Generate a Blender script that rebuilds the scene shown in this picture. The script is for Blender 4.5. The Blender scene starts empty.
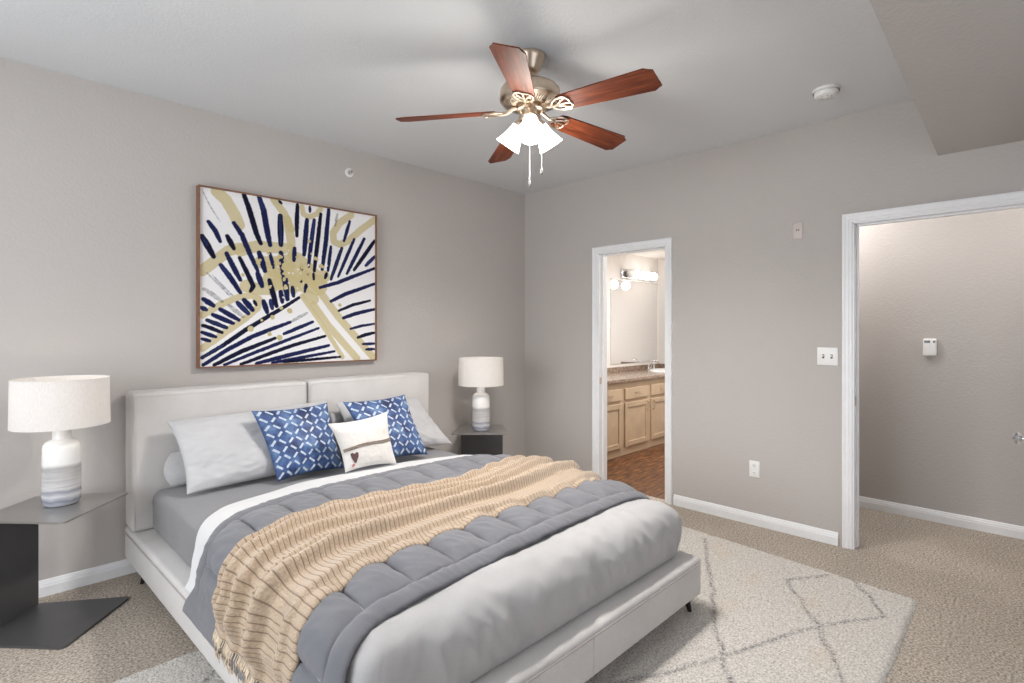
import bpy, bmesh, math, random
import numpy as np
from mathutils import Vector, Matrix, noise

random.seed(7)
rng = np.random.default_rng(7)
C = bpy.context.scene.collection
SC = bpy.context.scene

# ------------------------------------------------------------------ camera, sky, big lights, exposure
cam_d = bpy.data.cameras.new('camera'); cam = bpy.data.objects.new('camera', cam_d); C.objects.link(cam)
cam.location = (0, 0, 1.38); cam.rotation_euler = (math.radians(90), 0, math.radians(44.7 - 90))
cam_d.sensor_width = 36; cam_d.lens = 534 / 1024 * 36; cam_d.shift_y = -11.5 / 1024; cam_d.clip_start = .02
SC.camera = cam
SC.view_settings.view_transform = 'Standard'; SC.view_settings.look = 'None'
SC.view_settings.gamma = 1; SC.view_settings.use_curve_mapping = False
SC.view_settings.exposure = 0.14
SC.cycles.use_denoising = True
SC.cycles.max_bounces = 10; SC.cycles.diffuse_bounces = 6; SC.cycles.glossy_bounces = 4
SC.cycles.sample_clamp_indirect = 6; SC.cycles.caustics_reflective = False; SC.cycles.caustics_refractive = False

world = bpy.data.worlds.new('sky'); SC.world = world; world.use_nodes = True
bg = world.node_tree.nodes['Background']; bg.inputs[0].default_value = (.80, .88, 1, 1); bg.inputs[1].default_value = 1.2

def area(name, loc, rot, sx, sy, power, col=(1, 1, 1), spread=180):
    d = bpy.data.lights.new(name, 'AREA'); d.shape = 'RECTANGLE'; d.size = sx; d.size_y = sy
    d.energy = power; d.color = col; d.spread = math.radians(spread)
    o = bpy.data.objects.new(name, d); C.objects.link(o); o.location = loc; o.rotation_euler = rot
    return o
def point(name, loc, power, col=(1, .85, .7), r=.03):
    d = bpy.data.lights.new(name, 'POINT'); d.energy = power; d.color = col; d.shadow_soft_size = r
    o = bpy.data.objects.new(name, d); C.objects.link(o); o.location = loc
    return o
# daylight through the two windows behind the photographer
area('daylight_side_window', (-1.56, 1.75, 1.5), (0, math.radians(-90), 0), 1.7, 2.1, 64, (.94, .97, 1))
area('daylight_rear_window', (1.3, -1.26, 1.55), (math.radians(90), 0, 0), 2.2, 1.5, 8, (.94, .97, 1))
point('hall_ceiling_lamp_light', (4.38, 1.36, 2.42), 26, (1, .97, .94), .10)
point('hall_far_lamp_light', (4.35, -.5, 2.5), 16, (1, .97, .94), .12)  # added fill, no lamp there: lifts the hall wall
area('bathroom_ceiling_light', (5.3, 2.5, 2.36), (0, 0, 0), .6, .6, 52, (1, .97, .94))  # unseen fill without a fixture, brightens the bathroom

# ------------------------------------------------------------------ materials
def new_mat(name):
    m = bpy.data.materials.new(name); m.use_nodes = True
    return m, m.node_tree, m.node_tree.nodes['Principled BSDF']
def coords(nt, kind='Object'):
    return nt.nodes.new('ShaderNodeTexCoord').outputs[kind]
def tex_noise(nt, vec, scale, detail=2, rough=.5):
    n = nt.nodes.new('ShaderNodeTexNoise'); n.inputs['Scale'].default_value = scale
    n.inputs['Detail'].default_value = detail; n.inputs['Roughness'].default_value = rough
    nt.links.new(vec, n.inputs['Vector']); return n.outputs['Fac']
def ramp(nt, fac, stops):
    r = nt.nodes.new('ShaderNodeValToRGB'); nt.links.new(fac, r.inputs[0])
    el = r.color_ramp.elements
    while len(el) < len(stops): el.new(.5)
    for e, (p, c) in zip(el, stops): e.position = p; e.color = (*c, 1)
    return r.outputs[0]
def bump(nt, bsdf, h, strength, dist, prev=None):
    b = nt.nodes.new('ShaderNodeBump'); b.inputs['Strength'].default_value = strength; b.inputs['Distance'].default_value = dist
    nt.links.new(h, b.inputs['Height'])
    if prev: nt.links.new(prev, b.inputs['Normal'])
    nt.links.new(b.outputs[0], bsdf.inputs['Normal']); return b.outputs[0]
def mapped(nt, vec, scale):
    m = nt.nodes.new('ShaderNodeMapping'); m.inputs['Scale'].default_value = scale
    nt.links.new(vec, m.inputs['Vector']); return m.outputs[0]
def mth(nt, op, a, b=None, c=None):
    n = nt.nodes.new('ShaderNodeMath'); n.operation = op
    for i, v in enumerate((a, b, c)):
        if v is None: continue
        if isinstance(v, (int, float)): n.inputs[i].default_value = v
        else: nt.links.new(v, n.inputs[i])
    return n.outputs[0]
def mixc(nt, fac, a, b):
    n = nt.nodes.new('ShaderNodeMix'); n.data_type = 'RGBA'
    if isinstance(fac, (int, float)): n.inputs[0].default_value = fac
    else: nt.links.new(fac, n.inputs[0])
    for i, v in ((6, a), (7, b)):
        if isinstance(v, tuple): n.inputs[i].default_value = (*v, 1)
        else: nt.links.new(v, n.inputs[i])
    return n.outputs[2]
def simple(name, col, rough=.5, metal=0, var=.06, vscale=12, bscale=None, bstr=.2, bdist=.002, spec=None):
    m, nt, b = new_mat(name)
    v = coords(nt)
    f = tex_noise(nt, v, vscale, 3)
    lo = tuple(max(0, c * (1 - var)) for c in col); hi = tuple(min(1, c * (1 + var)) for c in col)
    nt.links.new(ramp(nt, f, [(.3, lo), (.7, hi)]), b.inputs['Base Color'])
    b.inputs['Roughness'].default_value = rough; b.inputs['Metallic'].default_value = metal
    if spec is not None: b.inputs['Specular IOR Level'].default_value = spec
    if bscale: bump(nt, b, tex_noise(nt, v, bscale, 3), bstr, bdist)
    return m
def fabric(name, col, weave=900, bstr=.25, rough=.9, var=.05, sheen=.2):
    m, nt, b = new_mat(name)
    v = coords(nt)
    f = tex_noise(nt, v, 5, 4, .6); g = tex_noise(nt, v, weave * .35, 2)
    lo = tuple(c * (1 - var) for c in col); hi = tuple(min(1, c * (1 + var)) for c in col)
    c1 = ramp(nt, f, [(.3, lo), (.7, hi)])
    c2 = ramp(nt, g, [(.3, (.82, .82, .82)), (.7, (1, 1, 1))])
    mx = nt.nodes.new('ShaderNodeMix'); mx.data_type = 'RGBA'; mx.blend_type = 'MULTIPLY'; mx.inputs[0].default_value = .6
    nt.links.new(c1, mx.inputs[6]); nt.links.new(c2, mx.inputs[7]); nt.links.new(mx.outputs[2], b.inputs['Base Color'])
    b.inputs['Roughness'].default_value = rough; b.inputs['Sheen Weight'].default_value = sheen
    b.inputs['Specular IOR Level'].default_value = .2
    bump(nt, b, g, bstr, .002)
    return m
def emis(name, col, strength, base=(.9, .9, .9), trans=0):
    m, nt, b = new_mat(name)
    v = coords(nt); f = tex_noise(nt, v, 20)
    nt.links.new(ramp(nt, f, [(.3, tuple(c * .97 for c in base)), (.7, base)]), b.inputs['Base Color'])
    b.inputs['Emission Color'].default_value = (*col, 1); b.inputs['Emission Strength'].default_value = strength
    return m

def wall_mat(name, col, scale=55, bstr=.25):
    m, nt, b = new_mat(name); v = coords(nt)
    f = tex_noise(nt, v, 1.5, 3); nt.links.new(ramp(nt, f, [(.3, tuple(c * .98 for c in col)), (.7, col)]), b.inputs['Base Color'])
    b.inputs['Roughness'].default_value = .75; b.inputs['Specular IOR Level'].default_value = .25
    n1 = tex_noise(nt, v, scale, 3, .55)
    h = ramp(nt, n1, [(.42, (0, 0, 0)), (.62, (1, 1, 1))])
    bump(nt, b, h, bstr, .003)
    return m
M = {}
M['wall'] = wall_mat('wall_paint', (.49, .462, .443), 60, .22)
M['wall_bath'] = wall_mat('bathroom_wall_paint', (.72, .69, .66))
M['ceiling'] = wall_mat('ceiling_paint', (.66, .68, .70), 90, .2)
M['trim'] = simple('white_trim_paint', (.80, .81, .83), .35, var=.02)

def carpet_mat():
    m, nt, b = new_mat('carpet_pile'); v = coords(nt)
    f = tex_noise(nt, v, 95, 3, .8); g = tex_noise(nt, v, 3, 3, .6)
    c = ramp(nt, f, [(.34, (.16, .13, .105)), (.5, (.44, .385, .325)), (.66, (.70, .63, .55))])
    big = ramp(nt, g, [(.3, (.86, .86, .86)), (.7, (1, 1, 1))])
    mx = nt.nodes.new('ShaderNodeMix'); mx.data_type = 'RGBA'; mx.blend_type = 'MULTIPLY'; mx.inputs[0].default_value = 1
    nt.links.new(c, mx.inputs[6]); nt.links.new(big, mx.inputs[7]); nt.links.new(mx.outputs[2], b.inputs['Base Color'])
    b.inputs['Roughness'].default_value = .95; b.inputs['Specular IOR Level'].default_value = .1
    bump(nt, b, f, .5, .006)
    return m
M['carpet'] = carpet_mat()

def rug_mat():
    m, nt, b = new_mat('shaggy_rug_wool'); v = coords(nt)
    f = tex_noise(nt, v, 110, 3, .7)
    base = ramp(nt, f, [(.34, (.38, .35, .31)), (.5, (.62, .59, .55)), (.66, (.78, .75, .71))])
    at = nt.nodes.new('ShaderNodeAttribute'); at.attribute_name = 'line'
    sep = nt.nodes.new('ShaderNodeSeparateColor'); nt.links.new(at.outputs['Color'], sep.inputs[0])
    n2 = tex_noise(nt, v, 70, 3, .8)
    fac = mth(nt, 'MULTIPLY', sep.outputs[0], ramp(nt, n2, [(.42, (.0, .0, .0)), (.58, (1, 1, 1))]))
    c = mixc(nt, fac, base, (.17, .16, .165))
    c = mixc(nt, mth(nt, 'MULTIPLY', sep.outputs[1], .28), c, (.62, .48, .30))
    nt.links.new(c, b.inputs['Base Color'])
    b.inputs['Roughness'].default_value = .95; b.inputs['Specular IOR Level'].default_value = .1
    bump(nt, b, f, .7, .010)
    return m
M['rug'] = rug_mat()

def wood_floor():
    m, nt, b = new_mat('wood_plank_floor'); v = coords(nt)
    w = tex_noise(nt, mapped(nt, v, (3, 22, 1)), 2, 6, .65)
    c = ramp(nt, w, [(.38, (.018, .006, .003)), (.5, (.11, .04, .014)), (.62, (.30, .125, .045))])
    br = nt.nodes.new('ShaderNodeTexBrick'); br.inputs['Scale'].default_value = 1
    br.inputs['Brick Width'].default_value = .9; br.inputs['Row Height'].default_value = .12; br.inputs['Mortar Size'].default_value = .003
    br.inputs['Color1'].default_value = (.8, .8, .8, 1); br.inputs['Color2'].default_value = (1, 1, 1, 1); br.inputs['Mortar'].default_value = (.2, .2, .2, 1)
    nt.links.new(v, br.inputs['Vector'])
    mx = nt.nodes.new('ShaderNodeMix'); mx.data_type = 'RGBA'; mx.blend_type = 'MULTIPLY'; mx.inputs[0].default_value = 1
    nt.links.new(c, mx.inputs[6]); nt.links.new(br.outputs[0], mx.inputs[7]); nt.links.new(mx.outputs[2], b.inputs['Base Color'])
    b.inputs['Roughness'].default_value = .35
    return m
M['wood_floor'] = wood_floor()

def blade_wood():
    m, nt, b = new_mat('cherry_blade_wood'); v = coords(nt, 'UV')
    w = tex_noise(nt, mapped(nt, v, (4, 60, 1)), 1, 5, .65)
    c = ramp(nt, w, [(.28, (.035, .007, .003)), (.5, (.13, .028, .010)), (.72, (.24, .062, .024))])
    nt.links.new(c, b.inputs['Base Color']); b.inputs['Roughness'].default_value = .5; b.inputs['Specular IOR Level'].default_value = .25
    return m
M['blade'] = blade_wood()
M['nickel'] = simple('brushed_nickel', (.64, .53, .42), .3, 1, .05, 30)  # golden tint of the bulb light is put into the base colour
M['chrome'] = simple('chrome', (.75, .76, .78), .15, 1, .02, 30)
M['dark_metal'] = simple('gunmetal_plate', (.13, .13, .135), .42, .55, .08, 4)
M['top_metal'] = simple('satin_grey_table_top', (.40, .385, .37), .28, .7, .05, 4)  # paler than the other plates: reflected light put into the colour
M['black'] = simple('black_leg_lacquer', (.012, .011, .012), .35, 0, .1)
M['linen'] = fabric('white_linen_upholstery', (.64, .62, .605), 700, .35)
M['piping'] = fabric('grey_piping', (.42, .38, .37), 700, .2)
M['sheet'] = fabric('grey_cotton_sheet', (.23, .23, .24), 1100, .12)
M['white_cotton'] = fabric('white_cotton', (.68, .68, .685), 1100, .12)
M['duvet'] = fabric('pale_grey_duvet_cotton', (.46, .455, .46), 1100, .12)
M['pillow'] = fabric('pale_grey_pillowcase_cotton', (.51, .51, .52), 1100, .12)
M['comforter'] = fabric('charcoal_grey_comforter_cotton', (.175, .178, .196), 900, .2)
M['stitch'] = fabric('pale_stitching', (.6, .6, .6), 900, .1)
M['cream'] = fabric('cream_cushion_cotton', (.68, .66, .63), 800, .2)
M['rope'] = simple('taupe_rope', (.25, .20, .165), .8, 0, .2, 150, 400, .5)
M['leather'] = simple('dark_leather_patch', (.09, .045, .045), .6, 0, .2, 60)
M['red_thread'] = simple('red_thread', (.5, .12, .1), .8)
M['plastic'] = simple('white_plastic', (.80, .80, .79), .35, 0, .02)
M['plastic_wall'] = simple('painted_plate', (.56, .50, .47), .5, 0, .02)
M['slot'] = simple('dark_slot', (.06, .06, .06), .6)
M['display'] = simple('dark_lcd_display', (.03, .035, .03), .2)
M['frame_wood'] = simple('walnut_picture_frame', (.20, .095, .05), .45, 0, .2, 30)
M['cab_wood'] = simple('pale_maple_cabinet', (.47, .355, .24), .45, 0, .08, 6)
M['ceramic'] = simple('white_sink_ceramic', (.85, .84, .82), .12, 0, .01)

def granite():
    m, nt, b = new_mat('brown_granite'); v = coords(nt)
    f = tex_noise(nt, v, 60, 4, .7)
    nt.links.new(ramp(nt, f, [(.3, (.08, .05, .035)), (.5, (.24, .175, .13)), (.7, (.42, .34, .27))]), b.inputs['Base Color'])
    b.inputs['Roughness'].default_value = .2; return m
M['granite'] = granite()
def mirror_mat():
    m, nt, b = new_mat('mirror_silver'); v = coords(nt)
    nt.links.new(ramp(nt, tex_noise(nt, v, 1), [(.3, (.93, .93, .93)), (.7, (.95, .95, .95))]), b.inputs['Base Color'])
    b.inputs['Metallic'].default_value = 1; b.inputs['Roughness'].default_value = .02; return m
M['mirror'] = mirror_mat()
def glass_mat():
    m, nt, b = new_mat('window_glass'); b.inputs['Transmission Weight'].default_value = 1; b.inputs['Roughness'].default_value = 0
    b.inputs['IOR'].default_value = 1.05; return m
M['glass'] = glass_mat()

def knit():
    m, nt, b = new_mat('beige_ribbed_knit'); v = coords(nt, 'UV')
    sp = nt.nodes.new('ShaderNodeSeparateXYZ'); nt.links.new(v, sp.inputs[0])
    wob = tex_noise(nt, v, 9, 2)
    u = mth(nt, 'ADD', sp.outputs[0], mth(nt, 'MULTIPLY', wob, .004))
    ph = mth(nt, 'FRACT', mth(nt, 'DIVIDE', u, .0195))
    d = mth(nt, 'ABSOLUTE', mth(nt, 'SUBTRACT', ph, .5))           # 0 at rib line
    line = ramp(nt, d, [(.03, (1, 1, 1)), (.10, (0, 0, 0))])
    vs = tex_noise(nt, mapped(nt, v, (200, 260, 1)), 1, 2)
    base = ramp(nt, vs, [(.3, (.37, .285, .205)), (.7, (.53, .42, .315))])
    c = mixc(nt, line, base, (.22, .155, .11))
    nt.links.new(c, b.inputs['Base Color'])
    b.inputs['Roughness'].default_value = .95; b.inputs['Sheen Weight'].default_value = .3; b.inputs['Specular IOR Level'].default_value = .1
    h = mth(nt, 'ADD', mth(nt, 'MULTIPLY', ramp(nt, d, [(.0, (0, 0, 0)), (.25, (1, 1, 1))]), 1), mth(nt, 'MULTIPLY', vs, .6))
    bump(nt, b, h, .6, .004)
    return m
M['knit'] = knit()
M['fringe'] = simple('beige_fringe_yarn', (.70, .58, .44), .9, 0, .15, 90)

def blue_pattern():
    m, nt, b = new_mat('indigo_dash_print'); v = coords(nt, 'UV')
    sp = nt.nodes.new('ShaderNodeSeparateXYZ'); nt.links.new(mapped(nt, v, (9, 9, 1)), sp.inputs[0])
    x, y = sp.outputs[0], sp.outputs[1]
    fx, fy = mth(nt, 'FLOOR', x), mth(nt, 'FLOOR', y)
    par = mth(nt, 'MODULO', mth(nt, 'ADD', fx, fy), 2)
    a = mth(nt, 'SUBTRACT', mth(nt, 'FRACT', x), .5); c = mth(nt, 'SUBTRACT', mth(nt, 'FRACT', y), .5)
    d1 = mth(nt, 'ABSOLUTE', mth(nt, 'MULTIPLY', mth(nt, 'ADD', a, c), .7071))
    d2 = mth(nt, 'ABSOLUTE', mth(nt, 'MULTIPLY', mth(nt, 'SUBTRACT', a, c), .7071))
    lo = nt.nodes.new('ShaderNodeMix'); lo.data_type = 'FLOAT'; nt.links.new(par, lo.inputs[0]); nt.links.new(d1, lo.inputs[2]); nt.links.new(d2, lo.inputs[3])
    sh = nt.nodes.new('ShaderNodeMix'); sh.data_type = 'FLOAT'; nt.links.new(par, sh.inputs[0]); nt.links.new(d2, sh.inputs[2]); nt.links.new(d1, sh.inputs[3])
    inl = mth(nt, 'LESS_THAN', lo.outputs[0], .40); ins = mth(nt, 'LESS_THAN', sh.outputs[0], .125)
    mask = mth(nt, 'MULTIPLY', inl, ins)
    n = tex_noise(nt, v, 4, 3, .6); n2 = tex_noise(nt, v, 25, 2)
    blue = ramp(nt, n, [(.36, (.013, .024, .09)), (.5, (.036, .08, .215)), (.68, (.11, .20, .36))])
    dash = ramp(nt, n2, [(.3, (.36, .44, .55)), (.7, (.60, .66, .70))])
    nt.links.new(mixc(nt, mth(nt, 'MULTIPLY', mask, .92), blue, dash), b.inputs['Base Color'])
    b.inputs['Roughness'].default_value = .55
    bump(nt, b, tex_noise(nt, v, 150, 2), .15, .002)
    return m
M['indigo'] = blue_pattern()

def lamp_ceramic():
    m, nt, b = new_mat('banded_lamp_ceramic'); v = coords(nt)
    sp = nt.nodes.new('ShaderNodeSeparateXYZ'); nt.links.new(v, sp.inputs[0])
    z = mth(nt, 'ADD', sp.outputs[2], mth(nt, 'MULTIPLY', tex_noise(nt, v, 14, 2), .02))
    zf = mth(nt, 'DIVIDE', z, .30)
    c = ramp(nt, zf, [(0, (.20, .22, .30)), (.07, (.55, .57, .63)), (.12, (.24, .26, .33)), (.2, (.66, .66, .68)), (.27, (.30, .31, .36)),
                      (.31, (.62, .61, .61)), (.55, (.50, .49, .48)), (.64, (.42, .41, .41)), (.70, (.80, .79, .77)), (1, (.84, .83, .81))])
    st = tex_noise(nt, mapped(nt, v, (6, 6, 130)), 1, 3, .7)
    low = ramp(nt, zf, [(.6, (1, 1, 1)), (.72, (0, 0, 0))])
    fac = mth(nt, 'MULTIPLY', mth(nt, 'MULTIPLY', low, ramp(nt, st, [(.45, (0, 0, 0)), (.65, (1, 1, 1))])), .45)
    nt.links.new(mixc(nt, fac, c, (.28, .28, .31)), b.inputs['Base Color'])
    b.inputs['Roughness'].default_value = .15
    bump(nt, b, tex_noise(nt, mapped(nt, v, (2, 2, 120)), 1, 2), .3, .002)
    return m
M['lamp_ceramic'] = lamp_ceramic()
def shade_mat():
    m, nt, b = new_mat('lamp_shade_linen'); v = coords(nt)
    f = tex_noise(nt, mapped(nt, v, (300, 300, 60)), 1, 2)
    col = ramp(nt, f, [(.3, (.82, .80, .78)), (.7, (.90, .885, .87))])
    nt.links.new(col, b.inputs['Base Color']); b.inputs['Roughness'].default_value = .9
    tr = nt.nodes.new('ShaderNodeBsdfTranslucent'); nt.links.new(col, tr.inputs[0])
    mx = nt.nodes.new('ShaderNodeMixShader'); mx.inputs[0].default_value = .45
    nt.links.new(b.outputs[0], mx.inputs[1]); nt.links.new(tr.outputs[0], mx.inputs[2])
    nt.links.new(mx.outputs[0], nt.nodes['Material Output'].inputs['Surface'])
    bump(nt, b, f, .1, .001)
    return m
M['shade'] = shade_mat()
M['fan_glass'] = emis('lit_frosted_glass', (1, .93, .83), 5.5)
M['globe'] = emis('lit_vanity_globe', (1, .97, .93), 3)

def art_mat():
    m, nt, b = new_mat('painted_canvas')
    at = nt.nodes.new('ShaderNodeAttribute'); at.attribute_name = 'paint'
    f = tex_noise(nt, coords(nt), 400, 2)
    nt.links.new(at.outputs['Color'], b.inputs['Base Color']); b.inputs['Roughness'].default_value = .7; b.inputs['Specular IOR Level'].default_value = .1
    bump(nt, b, f, .15, .001)
    return m
M['art'] = art_mat()

# ------------------------------------------------------------------ helpers
def mesh_obj(name, verts, faces, mat, parent=None, smooth=False, uvs=None, loc=(0, 0, 0)):
    me = bpy.data.meshes.new(name)
    me.from_pydata([tuple(map(float, v)) for v in verts], [], [tuple(int(i) for i in f) for f in faces])
    me.materials.append(mat)
    if uvs is not None:
        ul = me.uv_layers.new(name='UVMap')
        idx = np.zeros(len(me.loops), dtype=np.int32); me.loops.foreach_get('vertex_index', idx)
        ul.data.foreach_set('uv', np.asarray(uvs, dtype=np.float32)[idx].ravel())
    me.update()
    if smooth: me.polygons.foreach_set('use_smooth', [True] * len(me.polygons))
    o = bpy.data.objects.new(name, me); C.objects.link(o); o.location = loc
    if parent: o.parent = parent
    return o
def bm_obj(name, bm, mat, parent=None, smooth=False, loc=(0, 0, 0), sharp=35):
    bmesh.ops.recalc_face_normals(bm, faces=bm.faces[:])
    me = bpy.data.meshes.new(name); bm.to_mesh(me); bm.free(); me.materials.append(mat)
    if smooth:
        me.polygons.foreach_set('use_smooth', [True] * len(me.polygons))
        try: me.set_sharp_from_angle(angle=math.radians(sharp))
        except Exception: pass
    o = bpy.data.objects.new(name, me); C.objects.link(o); o.location = loc
    if parent: o.parent = parent
    return o
def thing(name, label, cat, loc=(0, 0, 0), rz=0, group=None):
    o = bpy.data.objects.new(name, None); C.objects.link(o); o.empty_display_size = .1
    o.location = loc; o.rotation_euler = (0, 0, rz); tag(o, label, cat, group); return o
def tag(o, label, cat, group=None, kind=None):
    o['label'] = label; o['category'] = cat
    if group: o['group'] = group
    if kind: o['kind'] = kind
    return o
def struct(o, label=None, cat=None):
    o['kind'] = 'structure'
    if label: o['label'] = label
    if cat: o['category'] = cat
    return o
def box(bm, x0, x1, y0, y1, z0, z1, bev=0, seg=2):
    r = bmesh.ops.create_cube(bm, size=1, matrix=Matrix.Translation(((x0 + x1) / 2, (y0 + y1) / 2, (z0 + z1) / 2)) @ Matrix.Diagonal((x1 - x0, y1 - y0, z1 - z0, 1)))
    if bev:
        es = list({e for v in r['verts'] for e in v.link_edges})
        bmesh.ops.bevel(bm, geom=es, offset=bev, segments=seg, affect='EDGES', profile=.5)
def lathe(bm, prof, n=48, mtx=Matrix.Identity(4)):
    rings = []
    for r, z in prof:
        if r < 1e-6: rings.append([bm.verts.new(mtx @ Vector((0, 0, z)))])
        else: rings.append([bm.verts.new(mtx @ Vector((r * math.cos(2 * math.pi * k / n), r * math.sin(2 * math.pi * k / n), z))) for k in range(n)])
    for a, b in zip(rings, rings[1:]):
        for k in range(n):
            k2 = (k + 1) % n
            if len(a) == 1 and len(b) == 1: continue
            if len(a) == 1: bm.faces.new((a[0], b[k], b[k2]))
            elif len(b) == 1: bm.faces.new((a[k], a[k2], b[0]))
            else: bm.faces.new((a[k], a[k2], b[k2], b[k]))
def tube(bm, pts, r, n=8, closed=False):
    pts = [Vector(p) for p in pts]; rings = []
    m = len(pts); up = Vector((0, 0, 1))
    for i, p in enumerate(pts):
        a = pts[(i - 1) % m] if closed or i > 0 else p; b = pts[(i + 1) % m] if closed or i < m - 1 else p
        t = (b - a).normalized()
        x = t.cross(up)
        if x.length < .05: x = t.cross(Vector((1, 0, 0)))
        x.normalize(); y = t.cross(x).normalized()
        rr = r[i] if isinstance(r, (list, tuple)) else r
        rings.append([bm.verts.new(p + x * rr * math.cos(2 * math.pi * k / n) + y * rr * math.sin(2 * math.pi * k / n)) for k in range(n)])
    prs = list(zip(rings, rings[1:]))
    if closed: prs.append((rings[-1], rings[0]))
    for a, b in prs:
        for k in range(n): bm.faces.new((a[k], a[(k + 1) % n], b[(k + 1) % n], b[k]))
    if not closed: bm.faces.new(rings[0]); bm.faces.new(rings[-1][::-1])
def prism(bm, poly, z0, z1, bev=0):
    lo = [bm.verts.new((x, y, z0)) for x, y in poly]; hi = [bm.verts.new((x, y, z1)) for x, y in poly]
    bm.faces.new(lo[::-1]); bm.faces.new(hi); n = len(poly)
    for k in range(n): bm.faces.new((lo[k], lo[(k + 1) % n], hi[(k + 1) % n], hi[k]))
    if bev:
        es = [e for e in bm.edges if e.verts[0] in lo + hi and e.verts[1] in lo + hi]
        bmesh.ops.bevel(bm, geom=es, offset=bev, segments=3, affect='EDGES', profile=.5)
def copy_tree(o, parent=None):
    c = o.copy(); C.objects.link(c)
    if parent: c.parent = parent
    for ch in list(o.children): copy_tree(ch, c)
    return c
def grid_faces(nu, nv, off=0):
    i, j = np.meshgrid(np.arange(nu - 1), np.arange(nv - 1), indexing='ij')
    a = off + i * nv + j
    return np.stack([a, a + nv, a + nv + 1, a + 1], -1).reshape(-1, 4)
def smooth01(x): x = np.clip(x, 0, 1); return x * x * (3 - 2 * x)
def N(x, y, z=0): return noise.noise(Vector((x, y, z)))
def nfield(A, B, z=0.0):
    A = np.asarray(A, float); B = np.broadcast_to(np.asarray(B, float), A.shape)
    return np.array([noise.noise(Vector((a, b, z))) for a, b in zip(A.ravel(), B.ravel())]).reshape(A.shape)

# ------------------------------------------------------------------ room shell
XW, YW, H = 3.90, 3.68, 2.74
XL, YB = -1.6, -1.3
XH = 4.88           # far wall of the hall
XE, YM, HB = 6.83, 3.85, 2.38   # bathroom end wall, mirror wall, ceiling
A0, A1, AT = .04, .838, 2.055   # hall doorway
B0, B1, BT = 2.130, 2.782, 2.055  # bathroom doorway
WT = .12

bm = bmesh.new(); box(bm, XL - .1, XW + .06, YB - .1, YW + .1, -.1, 0); box(bm, XW + .06, XH + .1, YB - .1, 1.75, -.1, 0)
struct(bm_obj('floor', bm, M['carpet']), 'taupe cut pile carpet across bedroom and hall', 'floor')
bm = bmesh.new(); box(bm, XW + .06, XE + .1, 1.75, YM + .1, -.1, -.002)
struct(bm_obj('floor_bathroom', bm, M['wood_floor']), 'reddish brown wood plank floor beyond the narrow doorway', 'floor')
bm = bmesh.new(); box(bm, XL - .1, XW + .12, YB - .1, YW + .1, H, H + .1)
struct(bm_obj('ceiling', bm, M['ceiling']), 'pale grey textured bedroom ceiling', 'ceiling')
bm = bmesh.new(); box(bm, XW + .12, XH + .1, YB - .1, 1.75, H, H + .1)
struct(bm_obj('ceiling_hall', bm, M['ceiling']), 'ceiling over the hall beyond the wide doorway', 'ceiling')
bm = bmesh.new(); box(bm, XW + .12, XE + .1, 1.75, YM + .1, HB, HB + .1)
struct(bm_obj('ceiling_bathroom', bm, M['wall_bath']), 'white ceiling over the bathroom vanity', 'ceiling')
bm = bmesh.new(); prism(bm, [(XL, YB), (XW, YB), (XW, .418), (XL, .282)], 2.38, H)
struct(bm_obj('ceiling_soffit', bm, M['wall']), 'taupe lowered soffit at the upper right corner', 'soffit')
bm = bmesh.new(); box(bm, XL - .1, XW + .12, YW, YW + .1, 0, H)
struct(bm_obj('wall_left', bm, M['wall']), 'taupe wall behind the bed', 'wall')
bm = bmesh.new()
box(bm, XW, XW + WT, B1, YW, 0, H); box(bm, XW, XW + WT, A1, B0, 0, H); box(bm, XW, XW + WT, YB, A0, 0, H)
box(bm, XW, XW + WT, B0, B1, BT, H); box(bm, XW, XW + WT, A0, A1, AT, H)
struct(bm_obj('wall_right', bm, M['wall']), 'taupe wall with the two white framed doorways', 'wall')
bm = bmesh.new(); box(bm, XH, XH + .1, YB, 1.75, 0, H); 
struct(bm_obj('wall_hall', bm, M['wall']), 'taupe hall wall seen through the wide doorway', 'wall')
bm = bmesh.new(); box(bm, XW + WT, XH + .1, 1.65, 1.75, 0, H); box(bm, XW + WT, XH + .1, YB - .1, YB, 0, H)
struct(bm_obj('wall_hall_end', bm, M['wall']), 'end walls of the hall', 'wall')
bm = bmesh.new(); box(bm, XE, XE + .1, 1.75, YM + .1, 0, HB)
struct(bm_obj('wall_bathroom_end', bm, M['wall_bath']), 'pale end wall of the bathroom', 'wall')
bm = bmesh.new(); box(bm, XW + WT, XE, YM, YM + .1, 0, HB)
struct(bm_obj('wall_bathroom_mirror', bm, M['wall_bath']), 'pale bathroom wall behind the mirror', 'wall')
bm = bmesh.new(); box(bm, XW + WT, XE, 1.75, 1.85, 0, HB)
struct(bm_obj('wall_bathroom_front', bm, M['wall_bath']), 'bathroom wall opposite the mirror', 'wall')
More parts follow.
